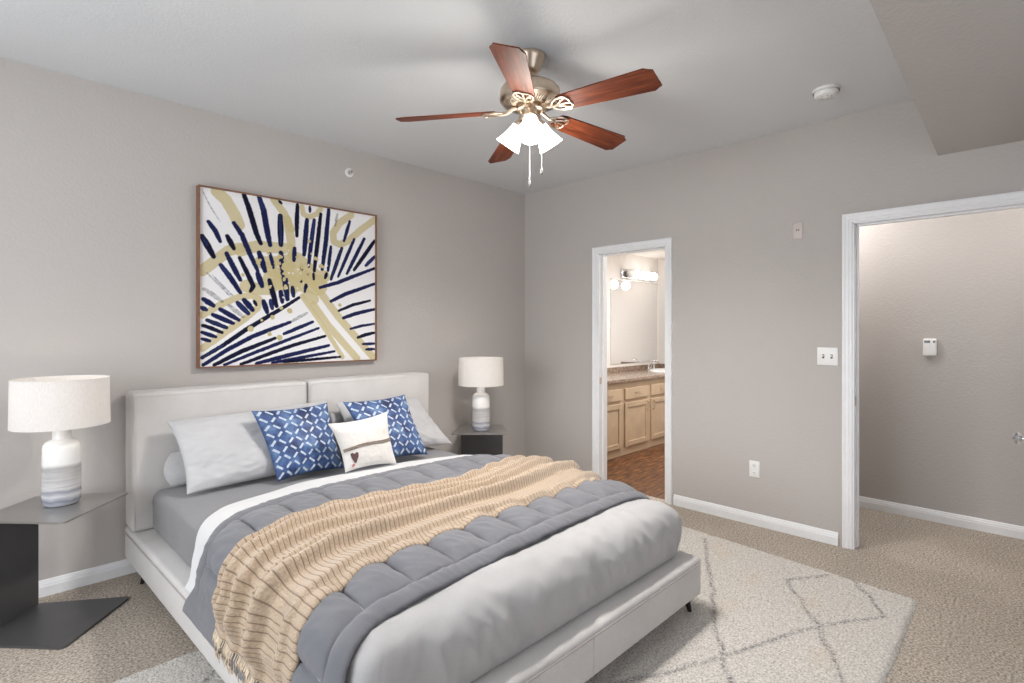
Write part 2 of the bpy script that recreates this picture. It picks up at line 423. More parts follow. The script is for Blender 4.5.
# walls behind the photographer, each with a window
def wall_with_hole(name, axis, pos, thick, a0, a1, h0, h1, z0, z1):
    bm = bmesh.new()
    for (p, q, r, s) in ((a0, h0, 0, H), (h1, a1, 0, H), (h0, h1, 0, z0), (h0, h1, z1, H)):
        if axis == 'x': box(bm, pos - thick, pos, p, q, r, s)
        else: box(bm, p, q, pos - thick, pos, r, s)
    return struct(bm_obj(name, bm, M['wall']))
wall_with_hole('wall_window_side', 'x', XL, .12, YB, YW, .70, 2.80, .65, 2.35)
wall_with_hole('wall_window_rear', 'y', YB, .12, XL - .1, XW + .12, .2, 2.4, .8, 2.3)
def window(name, axis, pos, h0, h1, z0, z1):
    w = bpy.data.objects.new(name, None); C.objects.link(w); w['kind'] = 'structure'
    w['label'] = 'white framed window behind the camera, ' + ('side wall' if axis == 'x' else 'rear wall'); w['category'] = 'window'
    bm = bmesh.new(); t = .05
    for (p, q, r, s) in ((h0, h0 + t, z0, z1), (h1 - t, h1, z0, z1), (h0 + t, h1 - t, z0, z0 + t), (h0 + t, h1 - t, z1 - t, z1), ((h0 + h1) / 2 - .02, (h0 + h1) / 2 + .02, z0 + t, z1 - t)):
        if axis == 'x': box(bm, pos - .10, pos - .05, p, q, r, s)
        else: box(bm, p, q, pos - .10, pos - .05, r, s)
    bm_obj('window_frame', bm, M['trim'], w)
window('window_1', 'x', XL, .70, 2.80, .65, 2.35); window('window_2', 'y', YB, .2, 2.4, .8, 2.3)

# baseboards: a stepped profile swept along the wall
BP = [(0, 0), (.016, 0), (.016, .050), (.013, .056), (.013, .062), (.009, .070), (.006, .080), (0, .083)]
def baseboard(name, p0, p1, nrm, label):
    p0, p1, n = Vector(p0), Vector(p1), Vector(nrm)
    vs = [p + n * o + Vector((0, 0, z)) for p in (p0, p1) for o, z in BP]; k = len(BP)
    fs = [(i, i + 1, k + i + 1, k + i) for i in range(k - 1)] + [tuple(range(k))[::-1], tuple(range(k, 2 * k))]
    return struct(mesh_obj(name, vs, fs, M['trim']), label, 'baseboard')
baseboard('baseboard_left', (XL, YW, 0), (XW, YW, 0), (0, -1, 0), 'white baseboard along the wall behind the bed')
baseboard('baseboard_right', (XW, A1 + .08, 0), (XW, B0 - .073, 0), (-1, 0, 0), 'white baseboard between the two doorways')
baseboard('baseboard_corner', (XW, B1 + .07, 0), (XW, YW, 0), (-1, 0, 0), 'short white baseboard left of the bathroom doorway')
baseboard('baseboard_hall', (XH, YB, 0), (XH, 1.65, 0), (-1, 0, 0), 'white baseboard along the hall wall')

# door casings with jambs
CPF = [(0, 0), (0, .010), (.003, .012), (.014, .012), (.018, .016), (.034, .017), (.040, .020), (.050, .020), (.054, .016), (.054, 0)]
def door_trim(name, y0, y1, zt, label):
    t = bpy.data.objects.new(name, None); C.objects.link(t); struct(t, label, 'door trim')
    vs = []; fs = []; k = len(CPF)
    g = .004
    for o, p in CPF:
        o += g
        for (y, z) in ((y0 - o, 0), (y0 - o, zt + o), (y1 + o, zt + o), (y1 + o, 0)): vs.append((XW - p, y, z))
    for i in range(k - 1):
        for j in range(3): fs.append((i * 4 + j, i * 4 + j + 1, (i + 1) * 4 + j + 1, (i + 1) * 4 + j))
    mesh_obj('casing', vs, fs, M['trim'], t)
    bm = bmesh.new(); j = .012
    x0, x1 = XW - .004, XW + WT + .004
    box(bm, x0, x1, y0 - .006, y0 + j - .006, 0, zt); box(bm, x0, x1, y1 - j + .006, y1 + .006, 0, zt); box(bm, x0, x1, y0, y1, zt - j + .006, zt + .006)
    sx = XW + .045
    box(bm, sx, sx + .035, y0 + j - .006, y0 + j + .005, 0, zt - j, .002, 1); box(bm, sx, sx + .035, y1 - j - .005, y1 - j + .006, 0, zt - j, .002, 1)
    box(bm, sx, sx + .035, y0 + j, y1 - j, zt - j - .005, zt - j + .006)
    bm_obj('jamb', bm, M['trim'], t)
    return t
T1 = door_trim('trim_1', B0, B1, BT, 'white casing around the narrow bathroom doorway')
T2 = door_trim('trim_2', A0, A1, AT, 'white casing around the wide hall doorway')
for t, y, z in ((T1, B1, .93), (T2, A1, .93)):
    bm = bmesh.new(); box(bm, XW + .008, XW + .036, y - .0085, y - .0055, z - .03, z + .03, .001, 1); bm_obj('strike_plate', bm, M['nickel'], t)

# bedroom door, open flat against the room edge just outside the picture, its knob reaches in
dr = bpy.data.objects.new('door_1', None); C.objects.link(dr); struct(dr, 'open white bedroom door whose nickel knob shows at the right edge', 'door')
bm = bmesh.new(); box(bm, 3.13, 3.885, .004, .040, .012, 2.03, .002, 1)
for (a, b, c, d) in ((3.22, 3.47, .2, .95), (3.54, 3.79, .2, .95), (3.22, 3.47, 1.1, 1.9), (3.54, 3.79, 1.1, 1.9)): box(bm, a, b, .038, .044, c, d, .003, 1)
bm_obj('door_leaf', bm, M['trim'], dr)
bm = bmesh.new()
mt = Matrix.Translation((3.235, .036, .905)) @ Matrix.Rotation(math.radians(-90), 4, 'X')
lathe(bm, [(0, 0), (.030, 0), (.030, .005), (.024, .008), (.010, .010), (.009, .020), (.018, .025), (.026, .034), (.026, .043), (.020, .051), (.009, .055), (0, .055)], 32, mt)
bm_obj('door_knob', bm, M['chrome'], dr, True)

# ------------------------------------------------------------------ rug
def build_rug():
    cs = [(-.05, .40), (3.37, .44), (3.56, 2.57), (-.05, 2.57)]
    nu, nv = 330, 200
    U, V = np.meshgrid(np.linspace(0, 1, nu), np.linspace(0, 1, nv), indexing='ij')
    P = [np.array(c) for c in cs]
    XY = ((1 - U) * (1 - V))[..., None] * P[0] + (U * (1 - V))[..., None] * P[1] + (U * V)[..., None] * P[2] + ((1 - U) * V)[..., None] * P[3]
    X, Y = XY[..., 0], XY[..., 1]
    ed = np.minimum(np.minimum(U, 1 - U) * 3.4, np.minimum(V, 1 - V) * 2.15)
    jit = rng.normal(0, .0018, X.shape)
    Z = .016 * np.sqrt(np.clip(ed / .02, 0, 1)) + jit * (ed > .01) + .001
    ragged = (ed < .004) * rng.normal(0, .004, X.shape)
    verts = np.stack([X + ragged, Y + ragged, Z], -1).reshape(-1, 3)
    o = mesh_obj('shag_rug', verts, grid_faces(nu, nv), M['rug'], smooth=True)
    segs = [[(3.37, 1.56), (2.71, 1.216), (2.341, 1.032), (2.06, .853), (1.8, .70)], [(3.116, .98), (3.357, .837)], [(3.405, .737), (3.053, .525), (2.74, .73), (2.232, .933), (2.02, 1.02), (1.72, 1.18), (1.3, 1.35)],
            [(3.116, .98), (2.74, .73), (2.368, .543)], [(.2, 2.5), (.55, 2.25), (.9, 2.0), (.3, 1.6), (.0, 1.4)], [(.55, 2.25), (.9, 2.5)], [(.3, 1.0), (.9, .7), (1.4, 1.0)]]
    wob = nfield(X * 9, Y * 9) * .016; wob2 = nfield(X * 9 + 40, Y * 9) * .016
    D = np.full(X.shape, 9.)
    for s in segs:
        for (ax, ay), (bx, by) in zip(s, s[1:]):
            dx, dy = bx - ax, by - ay; L = dx * dx + dy * dy
            t = np.clip(((X + wob - ax) * dx + (Y + wob2 - ay) * dy) / L, 0, 1)
            D = np.minimum(D, np.hypot(X + wob - ax - t * dx, Y + wob2 - ay - t * dy))
    line = np.clip(1.2 - D / .014, 0, 1)
    tan = np.zeros_like(X)
    for (x, y) in ((3.22, 1.37), (2.95, .82), (3.0, 1.12), (2.62, 1.1), (3.3, 1.45), (2.5, .65)):
        tan = np.maximum(tan, np.exp(-(((X - x) / .10) ** 2 + ((Y - y) / .05) ** 2)) * .7)
    ca = o.data.color_attributes.new('line', 'FLOAT_COLOR', 'POINT')
    col = np.zeros((X.size, 4), np.float32); col[:, 0] = line.ravel(); col[:, 1] = tan.ravel(); col[:, 3] = 1
    ca.data.foreach_set('color', col.ravel())
    tag(o, 'cream shaggy rug with thin charcoal diamond lines under the bed', 'rug')
build_rug()

# ------------------------------------------------------------------ bed
bed = thing('platform_bed', 'low upholstered off-white platform bed with a two-block headboard', 'bed', (0, 0, 0))
def rail_l(y): return .60 + .024 * (3.66 - y)
def rail_r(y): return 2.58 - .038 * (3.66 - y)
bm = bmesh.new()
prism(bm, [(rail_l(1.165), 1.165), (rail_r(1.165), 1.165), (2.58, 3.655), (.60, 3.655)], .10, .283, .018)
bm_obj('platform', bm, M['linen'], bed, True, sharp=60)
bm = bmesh.new()
y0 = 1.163
tube(bm, [(.596, 3.64, .252), (rail_l(y0 + .02) - .001, y0 + .03, .257), (rail_l(y0) + .008, y0 + .008, .257), (rail_l(y0) + .03, y0 - .001, .257),
          (rail_r(y0) - .03, y0 - .001, .257), (rail_r(y0) - .008, y0 + .008, .257), (rail_r(y0) + .001, y0 + .03, .257), (2.583, 3.64, .252)], .0035, 8)
bm_obj('piping', bm, M['piping'], bed, True)
bm = bmesh.new(); tube(bm, [(1.605, 1.1645, .25), (1.605, 1.1645, .115)], .002, 6)
bm_obj('foot_seam', bm, M['stitch'], bed)
def cushion(bm, x0, x1, y0, y1, z0, z1, r):
    box(bm, x0, x1, y0, y1, z0, z1, r, 5)
for x0, x1 in ((.602, 1.570), (1.579, 2.568)):
    bm = bmesh.new(); cushion(bm, x0, x1, 3.465, 3.655, .285, 1.040, .024)
    hb = bm_obj('headboard_block', bm, M['linen'], bed, True, sharp=60)
    bm = bmesh.new()
    tube(bm, [(x0 + .012, 3.4655, .30), (x0 + .012, 3.4655, 1.01), (x0 + .02, 3.4655, 1.018), (x1 - .02, 3.4655, 1.018), (x1 - .012, 3.4655, 1.01), (x1 - .012, 3.4655, .30)], .0028, 6)
    bm_obj('welt', bm, M['linen'], hb, True)
for (tx, ty, bx, by, zb) in ((2.425, 1.225, 2.447, 1.207, .012), (.715, 1.225, .693, 1.207, .012), (.675, 3.45, .648, 3.475, 0), (2.50, 3.45, 2.53, 3.475, 0)):
    bm = bmesh.new(); n = 16
    for (x, y, z, r) in ((tx, ty, .11, .023), (bx, by, zb, .011)): pass
    tube(bm, [(tx, ty, .115), (tx + (bx - tx) * .5, ty + (by - ty) * .5, (.115 + zb) / 2), (bx, by, zb)], [.021, .015, .009], 16)
    bm_obj('leg', bm, M['black'], bed, True)

# mattress with fitted grey sheet
def rbox(name, x0, x1, y0, y1, z0, z1, r, mat, amp, label, cat):
    bm = bmesh.new(); box(bm, x0, x1, y0, y1, z0, z1, r, 6)
    bmesh.ops.subdivide_edges(bm, edges=[e for e in bm.edges if e.calc_length() > .1], cuts=1)
    for _ in range(4): bmesh.ops.subdivide_edges(bm, edges=[e for e in bm.edges if e.calc_length() > .045], cuts=1, use_grid_fill=True)
    bmesh.ops.triangulate(bm, faces=[f for f in bm.faces if len(f.verts) > 4])
    bm.normal_update()
    for v in bm.verts:
        d = N(v.co.x * 5 + v.co.z * 2, v.co.y * 5, v.co.z * 5) * amp + N(v.co.y * 14, v.co.z * 3, v.co.x * 14) * amp * .6
        v.co += v.normal * d
    o = bm_obj(name, bm, mat, None, True, sharp=180); tag(o, label, cat); return o
rbox('mattress', .684, 2.43, 1.32, 3.46, .285, .508, .05, M['sheet'], .005, 'mattress in a grey fitted sheet on the platform bed', 'mattress')

# drape profile: cross-section of the made bed, left hang -> top -> right hang
PR = [(.590, .18), (.590, .26), (.606, .300), (.628, .335), (.650, .385), (.672, .45), (.706, .507), (.785, .538), (.95, .549), (1.57, .556), (2.2, .549),
      (2.36, .535), (2.43, .50), (2.452, .44), (2.468, .37), (2.50, .325), (2.565, .30), (2.595, .26), (2.595, .18)]
def catmull(P, n=24):
    P = [np.array(p, float) for p in P]; P = [2 * P[0] - P[1]] + P + [2 * P[-1] - P[-2]]; out = []
    for i in range(1, len(P) - 2):
        for t in np.linspace(0, 1, n, endpoint=False):
            a, b, c, d = P[i - 1:i + 3]
            out.append(.5 * ((2 * b) + (-a + c) * t + (2 * a - 5 * b + 4 * c - d) * t * t + (-a + 3 * b - 3 * c + d) * t ** 3))
    out.append(P[-2]); return np.array(out)
PC = catmull(PR); SS = np.concatenate([[0], np.cumsum(np.hypot(*np.diff(PC, axis=0).T))])
mid = np.argmin(abs(PC[:, 0] - 1.57)); SS = SS - SS[mid]
TG = np.gradient(PC, axis=0); TG /= np.hypot(TG[:, 0], TG[:, 1])[:, None]
def s_at(x, z): return SS[np.argmin((PC[:, 0] - x) ** 2 + (PC[:, 1] - z) ** 2)]
def drape(S, Y, off):
    x = np.interp(S, SS, PC[:, 0]); z = np.interp(S, SS, PC[:, 1])
    tx = np.interp(S, SS, TG[:, 0]); tz = np.interp(S, SS, TG[:, 1]); l = np.hypot(tx, tz); nx, nz = -tz / l, tx / l
    sh = np.where(x < 1.57, .022 * (3.66 - Y), -.036 * (3.66 - Y)) * smooth01((.42 - z) / .12)
    return np.stack([x + sh + nx * off, Y + 0 * x, z + nz * off], -1)
def knots(K):   # [(x,z,value)] -> function of s
    ks = sorted((s_at(x, z), v) for x, z, v in K)
    a = np.array([k[0] for k in ks]); b = np.array([k[1] for k in ks])
    def f(s):
        t = np.interp(s, a, b); e = .05
        return (np.interp(s - e, a, b) + t * 2 + np.interp(s + e, a, b)) / 4
    return f
def cloth(name, s0, s1, fy0, fy1, nu, nv, offf, mat, parent=None, thick=0, s1v=None):
    U, V = np.meshgrid(np.linspace(0, 1, nu), np.linspace(0, 1, nv), indexing='ij')
    S = s0 + (s1 - s0) * U
    if s1v is not None: S = S + s1v(V) * (1 - U) ** 3
    Y0, Y1 = fy0(S), fy1(S); Y = Y0 + (Y1 - Y0) * V
    off = offf(S, Y, Y - Y0, Y1 - Y, S - S[0, :][None, :], s1 - S)
    P = drape(S, Y, off)
    o = mesh_obj(name, P.reshape(-1, 3), grid_faces(nu, nv)[:, ::-1], mat, parent, True, np.stack([S, Y], -1).reshape(-1, 2))
    if thick:
        md = o.modifiers.new('thickness', 'SOLIDIFY'); md.thickness = thick; md.offset = 0
    return o, S, Y, P

# duvet: a puffy shell rounding over the foot end
def build_duvet():
    x0, x1, y0, y1, rc = .690, 2.452, 1.232, 2.46, .075
    prof = [(.050, .2845), (.040, .285), (.022, .289), (.008, .305), (0, .335), (-.006, .37), (-.007, .41), (-.003, .445), (.008, .475), (.025, .501), (.048, .521), (.08, .536), (.12, .545), (.17, .549),
            (.22, .551), (.28, .552), (.34, .552), (.42, .552), (.5, .552), (.62, .552), (.72, .552)]
    prof = [tuple(p) for p in catmull(prof, 3)]
    m = 560
    def ring(o, z):
        a0, a1, b0, b1 = x0 + o, x1 - o, y0 + o, y1 - o; r = max(rc - o * .5, .02); r = min(r, (b1 - b0) / 2 - .001)
        L1, L2 = a1 - a0 - 2 * r, b1 - b0 - 2 * r; q = math.pi * r / 2
        # fixed parameter layout so rings line up
        fr = [.31, .03, .13, .03, .31, .03, .13, .03]
        pts = []
        segs = [('l', (a0 + r, b0), (1, 0), L1), ('c', (a1 - r, b0 + r), -90), ('l', (a1, b0 + r), (0, 1), L2), ('c', (a1 - r, b1 - r), 0),
                ('l', (a1 - r, b1), (-1, 0), L1), ('c', (a0 + r, b1 - r), 90), ('l', (a0, b1 - r), (0, -1), L2), ('c', (a0 + r, b0 + r), 180)]
        for f, s in zip(fr, segs):
            k = round(f * m)
            for i in range(k):
                t = i / k
                if s[0] == 'l': pts.append((s[1][0] + s[2][0] * s[3] * t, s[1][1] + s[2][1] * s[3] * t))
                else:
                    a = math.radians(s[2] + 90 * t); pts.append((s[1][0] + r * math.cos(a), s[1][1] + r * math.sin(a)))
        return pts
    vs = []; nr = len(prof)
    for (o, z) in prof:
        R = ring(o, z); cnt = len(R)
        for (x, y) in R:
            # puffy, creased foot face
            foot = float(smooth01((1.45 - y) / .2)); hz = math.exp(-((z - .42) / .10) ** 2)
            w = N(x * 3.2, y * 3.2, z * 3) * .014 + abs(N(x * 11 + z * 5, y * 11, z * 3.5)) * -.020 + N(x * 26 - z * 9, y * 26, z * 8) * .0035
            nx = -1 if x < x0 + .06 + o else (1 if x > x1 - .06 - o else 0); ny = -1 if y < y0 + .06 + o else 0
            l = math.hypot(nx, ny) or 1
            side = math.exp(-(o / .07) ** 2)
            low = float(smooth01((z - .284) / .05))
            d = (w + .004) * side * low
            zz = z + (N(x * 3, y * 3, 5) * .010 + w * .5) * (1 - side) * float(smooth01((1.52 - y) / .08)) * low
            if z < .40 and ny: zz += 0
            xx, yy = x + nx / l * d, y + ny / l * d
            k = float(smooth01((y - 2.28) / .12))
            zz = zz * (1 - k) + max(min(zz, .526), .512) * k
            vs.append((xx, yy, zz))
    fs = []
    for i in range(nr - 1):
        for j in range(cnt): fs.append((i * cnt + j, i * cnt + (j + 1) % cnt, (i + 1) * cnt + (j + 1) % cnt, (i + 1) * cnt + j))
    fs.append(tuple((nr - 1) * cnt + j for j in range(cnt)))
    o = mesh_obj('duvet', vs, fs, M['duvet'], smooth=True)
    tag(o, 'plump pale grey duvet bulging over the foot end of the bed', 'duvet')
    # turned-back white edge towards the pillows
    e1 = knots([(.606, .300, 2.54), (.650, .385, 2.53), (.672, .45, 2.54), (.706, .507, 2.62), (.87, .545, 2.79), (1.3, .553, 2.91), (1.9, .553, 2.89), (2.3, .54, 2.80), (2.45, .44, 2.70), (2.56, .30, 2.66)])
    e0 = lambda s: 0 * s + 2.30
    def off(S, Y, a, b, c, d):
        e = np.sqrt(np.clip(b / .02, 0, 1)) * .013 * smooth01((Y - cy1(S) + .035) / .03)
        rise = -.026 * smooth01((Y - 2.6) / .25) * smooth01((1.0 - abs(S)) / .1)
        return e + rise + nfield(S * 7, Y * 7) * .003
    t = cloth('turned_edge', s_at(.606, .300), s_at(2.5, .325), e0, e1, 220, 50, off, M['white_cotton'], o, .005)[0]
    t['label'] = 'bright white turned-back edge'

# comforter
cy1 = knots([(.590, .24, 2.49), (.606, .300, 2.45), (.672, .45, 2.40), (.706, .507, 2.44), (.80, .54, 2.53), (1.0, .55, 2.60), (1.4, .553, 2.635), (2.2, .549, 2.62), (2.43, .50, 2.58), (2.5, .325, 2.54)])
cy0 = knots([(.590, .24, 1.24), (.606, .300, 1.24), (.672, .45, 1.27), (.80, .54, 1.345), (1.2, .553, 1.38), (1.7, .553, 1.415), (2.2, .549, 1.43), (2.40, .515, 1.41), (2.5, .325, 1.38)])
build_duvet()
QW, BW = .187, .065
def comf_off(S, Y, a, b, c, d):
    # a,b: distance to foot / head edges, c: to the left hem
    inner = np.minimum(np.minimum(a, b) - BW, c - BW * .8)
    W = (a + b - 2 * BW)
    rows = 4
    rowc = (a - BW) / W * rows; colc = (S + .012) / QW
    fr, fc = rowc - np.floor(rowc), colc - np.floor(colc)
    # staggered puffs
    puff = (np.sin(np.pi * np.clip(fr, 0, 1)) * np.sin(np.pi * fc)); puff = np.sqrt(np.clip(puff, 0, 1))
    cell = nfield(np.floor(rowc) * 3.3, np.floor(colc) * 2.7)
    h_in = .008 + (.037 + .006 * cell) * puff
    brd = np.minimum(np.minimum(a, b), c)
    h_b = .006 + .016 * np.sqrt(np.clip(np.sin(np.pi * np.clip(brd / BW, 0, 1)), 0, 1))
    h = np.where(inner > 0, h_in, h_b)
    cr = nfield(S * 13, Y * 13) * .005 + np.abs(nfield(S * 24 + Y * 9, Y * 14, 3.)) * -.0065 + nfield(S * 4, Y * 4, 9.) * .004
    flat = smooth01((c) / .25) * .75 + .25
    return (h + cr * 1.0) * flat + .008 - .013 * smooth01((.07 - a) / .07)
comf, cS, cY, cP = cloth('comforter', s_at(.590, .235), s_at(2.5, .325), cy0, cy1, 420, 230, comf_off, M['comforter'], None, .008)
tag(comf, 'grey quilted comforter folded across the bed under the knitted throw', 'comforter')
def comf_at(S, Y):
    a, b = Y - cy0(S), cy1(S) - Y; return comf_off(S, Y, a, b, S - s_at(.590, .235), S * 0 + 1)
# seam line stitched along the foot border and between puffs
bm = bmesh.new()
def seam(S, Y):
    P = drape(S, Y, comf_at(S, Y) + .0045); tube(bm, [tuple(p) for p in P], .0016, 5)
for k in range(-7, 6):
    sc = k * QW - .012
    if sc < s_at(.59, .235) + .06: continue
    a0 = float(cy0(np.array([sc]))[0]); a1 = float(cy1(np.array([sc]))[0])
    yy = np.linspace(a0 + BW, a1 - BW, 60); seam(yy * 0 + sc, yy)
bm_obj('quilt_stitching', bm, M['stitch'], comf)

# throw
ty1 = knots([(.606, .300, 2.12), (.672, .45, 2.10), (.77, .537, 2.15), (.95, .549, 2.215), (1.4, .553, 2.20), (1.8, .553, 2.15), (2.2, .549, 2.26), (2.43, .50, 2.34), (2.47, .37, 2.34)])
ty0 = knots([(.606, .300, 1.45), (.672, .45, 1.47), (.77, .537, 1.525), (.95, .549, 1.595), (1.39, .553, 1.635), (1.7, .553, 1.64), (2.0, .553, 1.64), (2.2, .549, 1.66), (2.43, .50, 1.72), (2.47, .37, 1.72)])
def throw_off(S, Y, a, b, c, d):
    v = a / (a + b)
    base = comf_at(S, Y)
    sm = (comf_at(S, Y) + comf_at(S + .03, Y) + comf_at(S - .03, Y) + comf_at(S, Y + .03) + comf_at(S, Y - .03)) / 5
    base = np.maximum(np.maximum(base, sm), .043 * smooth01((S - s_at(.672, .45)) / .1) * (.55 + .45 * smooth01(np.minimum(a, b) / .06)))
    ph = v + .05 * np.sin(S * 2.3 + 1) + .04 * nfield(S * 2.2, v * 2)
    amp = .55 + .45 * nfield(S * 1.7, v * 3, 4.)
    f = np.zeros_like(S)
    for (c0, w, h) in ((.10, .05, .012), (.33, .055, .032), (.44, .03, .010), (.62, .045, .024), (.78, .05, .020), (.93, .04, .016)):
        dd = ph - c0 - .03 * np.sin(S * 3 + c0 * 20); f += 1.7 * h * np.exp(-(dd / np.where(dd > 0, w * 1.6, w * .35)) ** 2)
    f = f * (.6 + .6 * amp)
    kn = .0012 * np.abs(np.sin(np.pi * (S) / .0195))
    e = np.sqrt(np.clip(np.minimum(a, b) / .012, 0, 1))
    return base + .010 * e + f * smooth01((S - s_at(.59, .25)) / .12) + kn + nfield(S * 22, Y * 22) * .0007
thr, tS, tY, tP = cloth('knitted_throw', s_at(.604, .295), s_at(2.468, .37), ty0, ty1, 900, 120, throw_off, M['knit'], None, .005)
tag(thr, 'beige ribbed knit throw blanket with fringe lying across the grey comforter', 'throw blanket')
# fringe at the near left end
bm = bmesh.new()
ends = tP[0]
for k in range(0, 90):
    t = (k + .5) / 90 * (len(ends) - 1); i = int(t); p = ends[i] * (1 - (t - i)) + ends[min(i + 1, len(ends) - 1)] * (t - i)
    L = random.uniform(.065, .095); sw = random.uniform(-.012, .006); ox = -.004
    pts = [(p[0] + .004, p[1], p[2] + .004), (p[0] + ox - .004, p[1] + sw * .2, p[2] - L * .3), (p[0] + ox - .004 + random.uniform(-.002, .003), p[1] + sw * .7, p[2] - L * .7), (p[0] + ox + random.uniform(-.003, .003), p[1] + sw, p[2] - L)]
    tube(bm, pts, [.0018, .0022, .0020, .0010], 5)
fr = bm_obj('fringe', bm, M['fringe'], thr, True); fr['label'] = 'twisted yarn fringe along the hanging end'

# ------------------------------------------------------------------ pillows
def pillow(name, TL, TR, BL, BR, T, mat, label, cat, group=None, pinch=.07, n=60, wr=.008, back=.8, seed=0, sag=0, exp=.5, flange=0):
    TL, TR, BL, BR = (np.array(p, float) for p in (TL, TR, BL, BR))
    nrm = np.cross(TR - TL, BL - TL); nrm /= np.linalg.norm(nrm)
    if nrm[1] > 0: nrm = -nrm
    g = np.linspace(-1, 1, n); g = np.sign(g) * (1 - (1 - abs(g)) ** 1.35)
    U, V = np.meshgrid(g, g, indexing='ij')
    u = U * (1 - pinch * (1 - V ** 2)); v = V * (1 - pinch * (1 - U ** 2))
    a, b = (u + 1) / 2, (v + 1) / 2
    B = ((1 - a) * b)[..., None] * TL + (a * b)[..., None] * TR + ((1 - a) * (1 - b))[..., None] * BL + (a * (1 - b))[..., None] * BR
    th = (np.clip(1 - abs(U) ** 2.4, 0, 1) * np.clip(1 - abs(V) ** 2.4, 0, 1)) ** exp
    th = th * (1 - sag * V)
    w = nfield(U * 2.2 + seed * 7, V * 2.2, seed) * wr * 1.2 + np.abs(nfield(U * 5 + seed, V * 5, seed + 3.)) * -wr + nfield((U + V) * 8, (U - V) * 3 + seed) * wr * .35
    m = np.clip(th * 2, 0, 1)
    F = B + nrm * ((T * th) + w * m)[..., None]; K = B - nrm * (T * back * th)[..., None]
    F = F + 0; F[..., 2] -= 0
    vs = np.concatenate([F.reshape(-1, 3), K.reshape(-1, 3)])
    f1 = grid_faces(n, n); f2 = grid_faces(n, n, n * n)[:, ::-1]
    uv = np.stack([(U + 1) / 2, (V + 1) / 2], -1).reshape(-1, 2); uv = np.concatenate([uv, uv])
    o = mesh_obj(name, vs, np.concatenate([f1, f2]), mat, None, True, uv)
    bm = bmesh.new(); bm.from_mesh(o.data); bmesh.ops.remove_doubles(bm, verts=bm.verts[:], dist=.0002); bmesh.ops.recalc_face_normals(bm, faces=bm.faces[:])
    for v_ in bm.verts: v_.co.z = max(v_.co.z, .515)
    bm.to_mesh(o.data); bm.free()
    tag(o, label, cat, group)
    return o, F, nrm
GP = 'sleeping pillows against the headboard'
pillow('bed_pillow', (.775, 3.425, .70), (1.50, 3.425, .74), (.765, 3.375, .525), (1.50, 3.375, .53), .055, M['pillow'], 'pale pillow mostly hidden behind the large left pillow, its end peeking out', 'pillow', GP, -.10, 70, .004, .5, 3, exp=.5)
pillow('bed_pillow', (1.70, 3.43, .82), (2.40, 3.43, .82), (1.70, 3.385, .53), (2.42, 3.385, .53), .045, M['pillow'], 'pale pillow behind the right indigo cushion', 'pillow', GP, .03, 40, .006, .5, 5, exp=.4)
pillow('bed_pillow', (.740, 3.37, .885), (1.67, 3.38, .915), (.780, 3.14, .528), (1.61, 3.13, .53), .085, M['pillow'], 'large pale grey pillow leaning on the left headboard block', 'pillow', GP, .06, 70, .012, .55, 1, .15)
pillow('bed_pillow', (1.73, 3.39, .89), (2.385, 3.38, .865), (1.73, 3.16, .53), (2.51, 3.11, .535), .075, M['pillow'], 'pale grey pillow at the right end of the headboard beside the right indigo cushion', 'pillow', GP, .06, 70, .012, .55, 2, .1)
GB = 'indigo dash-print cushions'
pillow('indigo_cushion', (1.115, 3.19, .92), (1.575, 3.20, .922), (1.20, 3.035, .53), (1.60, 3.03, .535), .075, M['indigo'], 'left indigo cushion with pale dash print in front of the large pillow', 'cushion', GB, .08, 60, .007, .6, 11)
pillow('indigo_cushion', (1.675, 3.19, .917), (2.145, 3.19, .925), (1.78, 2.98, .54), (2.175, 2.955, .535), .075, M['indigo'], 'right indigo cushion with pale dash print behind the small cream cushion', 'cushion', GB, .08, 60, .007, .6, 12)
cu, F, nm = pillow('cream_cushion', (1.435, 2.91, .842), (1.835, 2.92, .868), (1.520, 2.865, .553), (1.845, 2.83, .553), .062, M['cream'], 'small cream cushion with a taupe rope band and dark heart patch', 'cushion', None, .11, 60, .005, .45, 21)
def onF(u, v, o=.002):   # u,v in 0..1 over the cushion face (u left-right, v bottom-top)
    n = F.shape[0]; g = np.linspace(-1, 1, n); g = np.sign(g) * (1 - (1 - abs(g)) ** 1.35)
    fu = np.interp(u * 2 - 1, g, np.arange(n)); fv = np.interp(v * 2 - 1, g, np.arange(n))
    i, j = int(min(fu, n - 2)), int(min(fv, n - 2)); a, b = fu - i, fv - j
    p = F[i, j] * (1 - a) * (1 - b) + F[i + 1, j] * a * (1 - b) + F[i, j + 1] * (1 - a) * b + F[i + 1, j + 1] * a * b
    return p + nm * o
for k in (0, 1):
    bm = bmesh.new(); tube(bm, [tuple(onF(t, .40 + .10 * t + .03 * math.sin(t * 5) + k * .035, .003)) for t in np.linspace(.02, .98, 40)], .0045, 6)
    bm_obj('rope_band', bm, M['rope'], cu, True)
bm = bmesh.new(); hp = [(-.5, .5), (-.25, .6), (0, .45), (.25, .6), (.5, .5), (.45, .1), (.1, -.6), (-.15, -.5), (-.45, .05)]
hv = [bm.verts.new(onF(.16 + x * .13, .25 + y * .19, .004)) for x, y in hp]; bm.faces.new(hv)
bm_obj('heart_patch', bm, M['leather'], cu)
bm = bmesh.new()
for k in range(5):
    x = .10 + .012 * (k % 2); y = .12 - k * .012
    tube(bm, [tuple(onF(x, y, .002)), tuple(onF(x + .04, y + .006, .002))], .001, 4)
bm_obj('red_stitching', bm, M['red_thread'], cu)

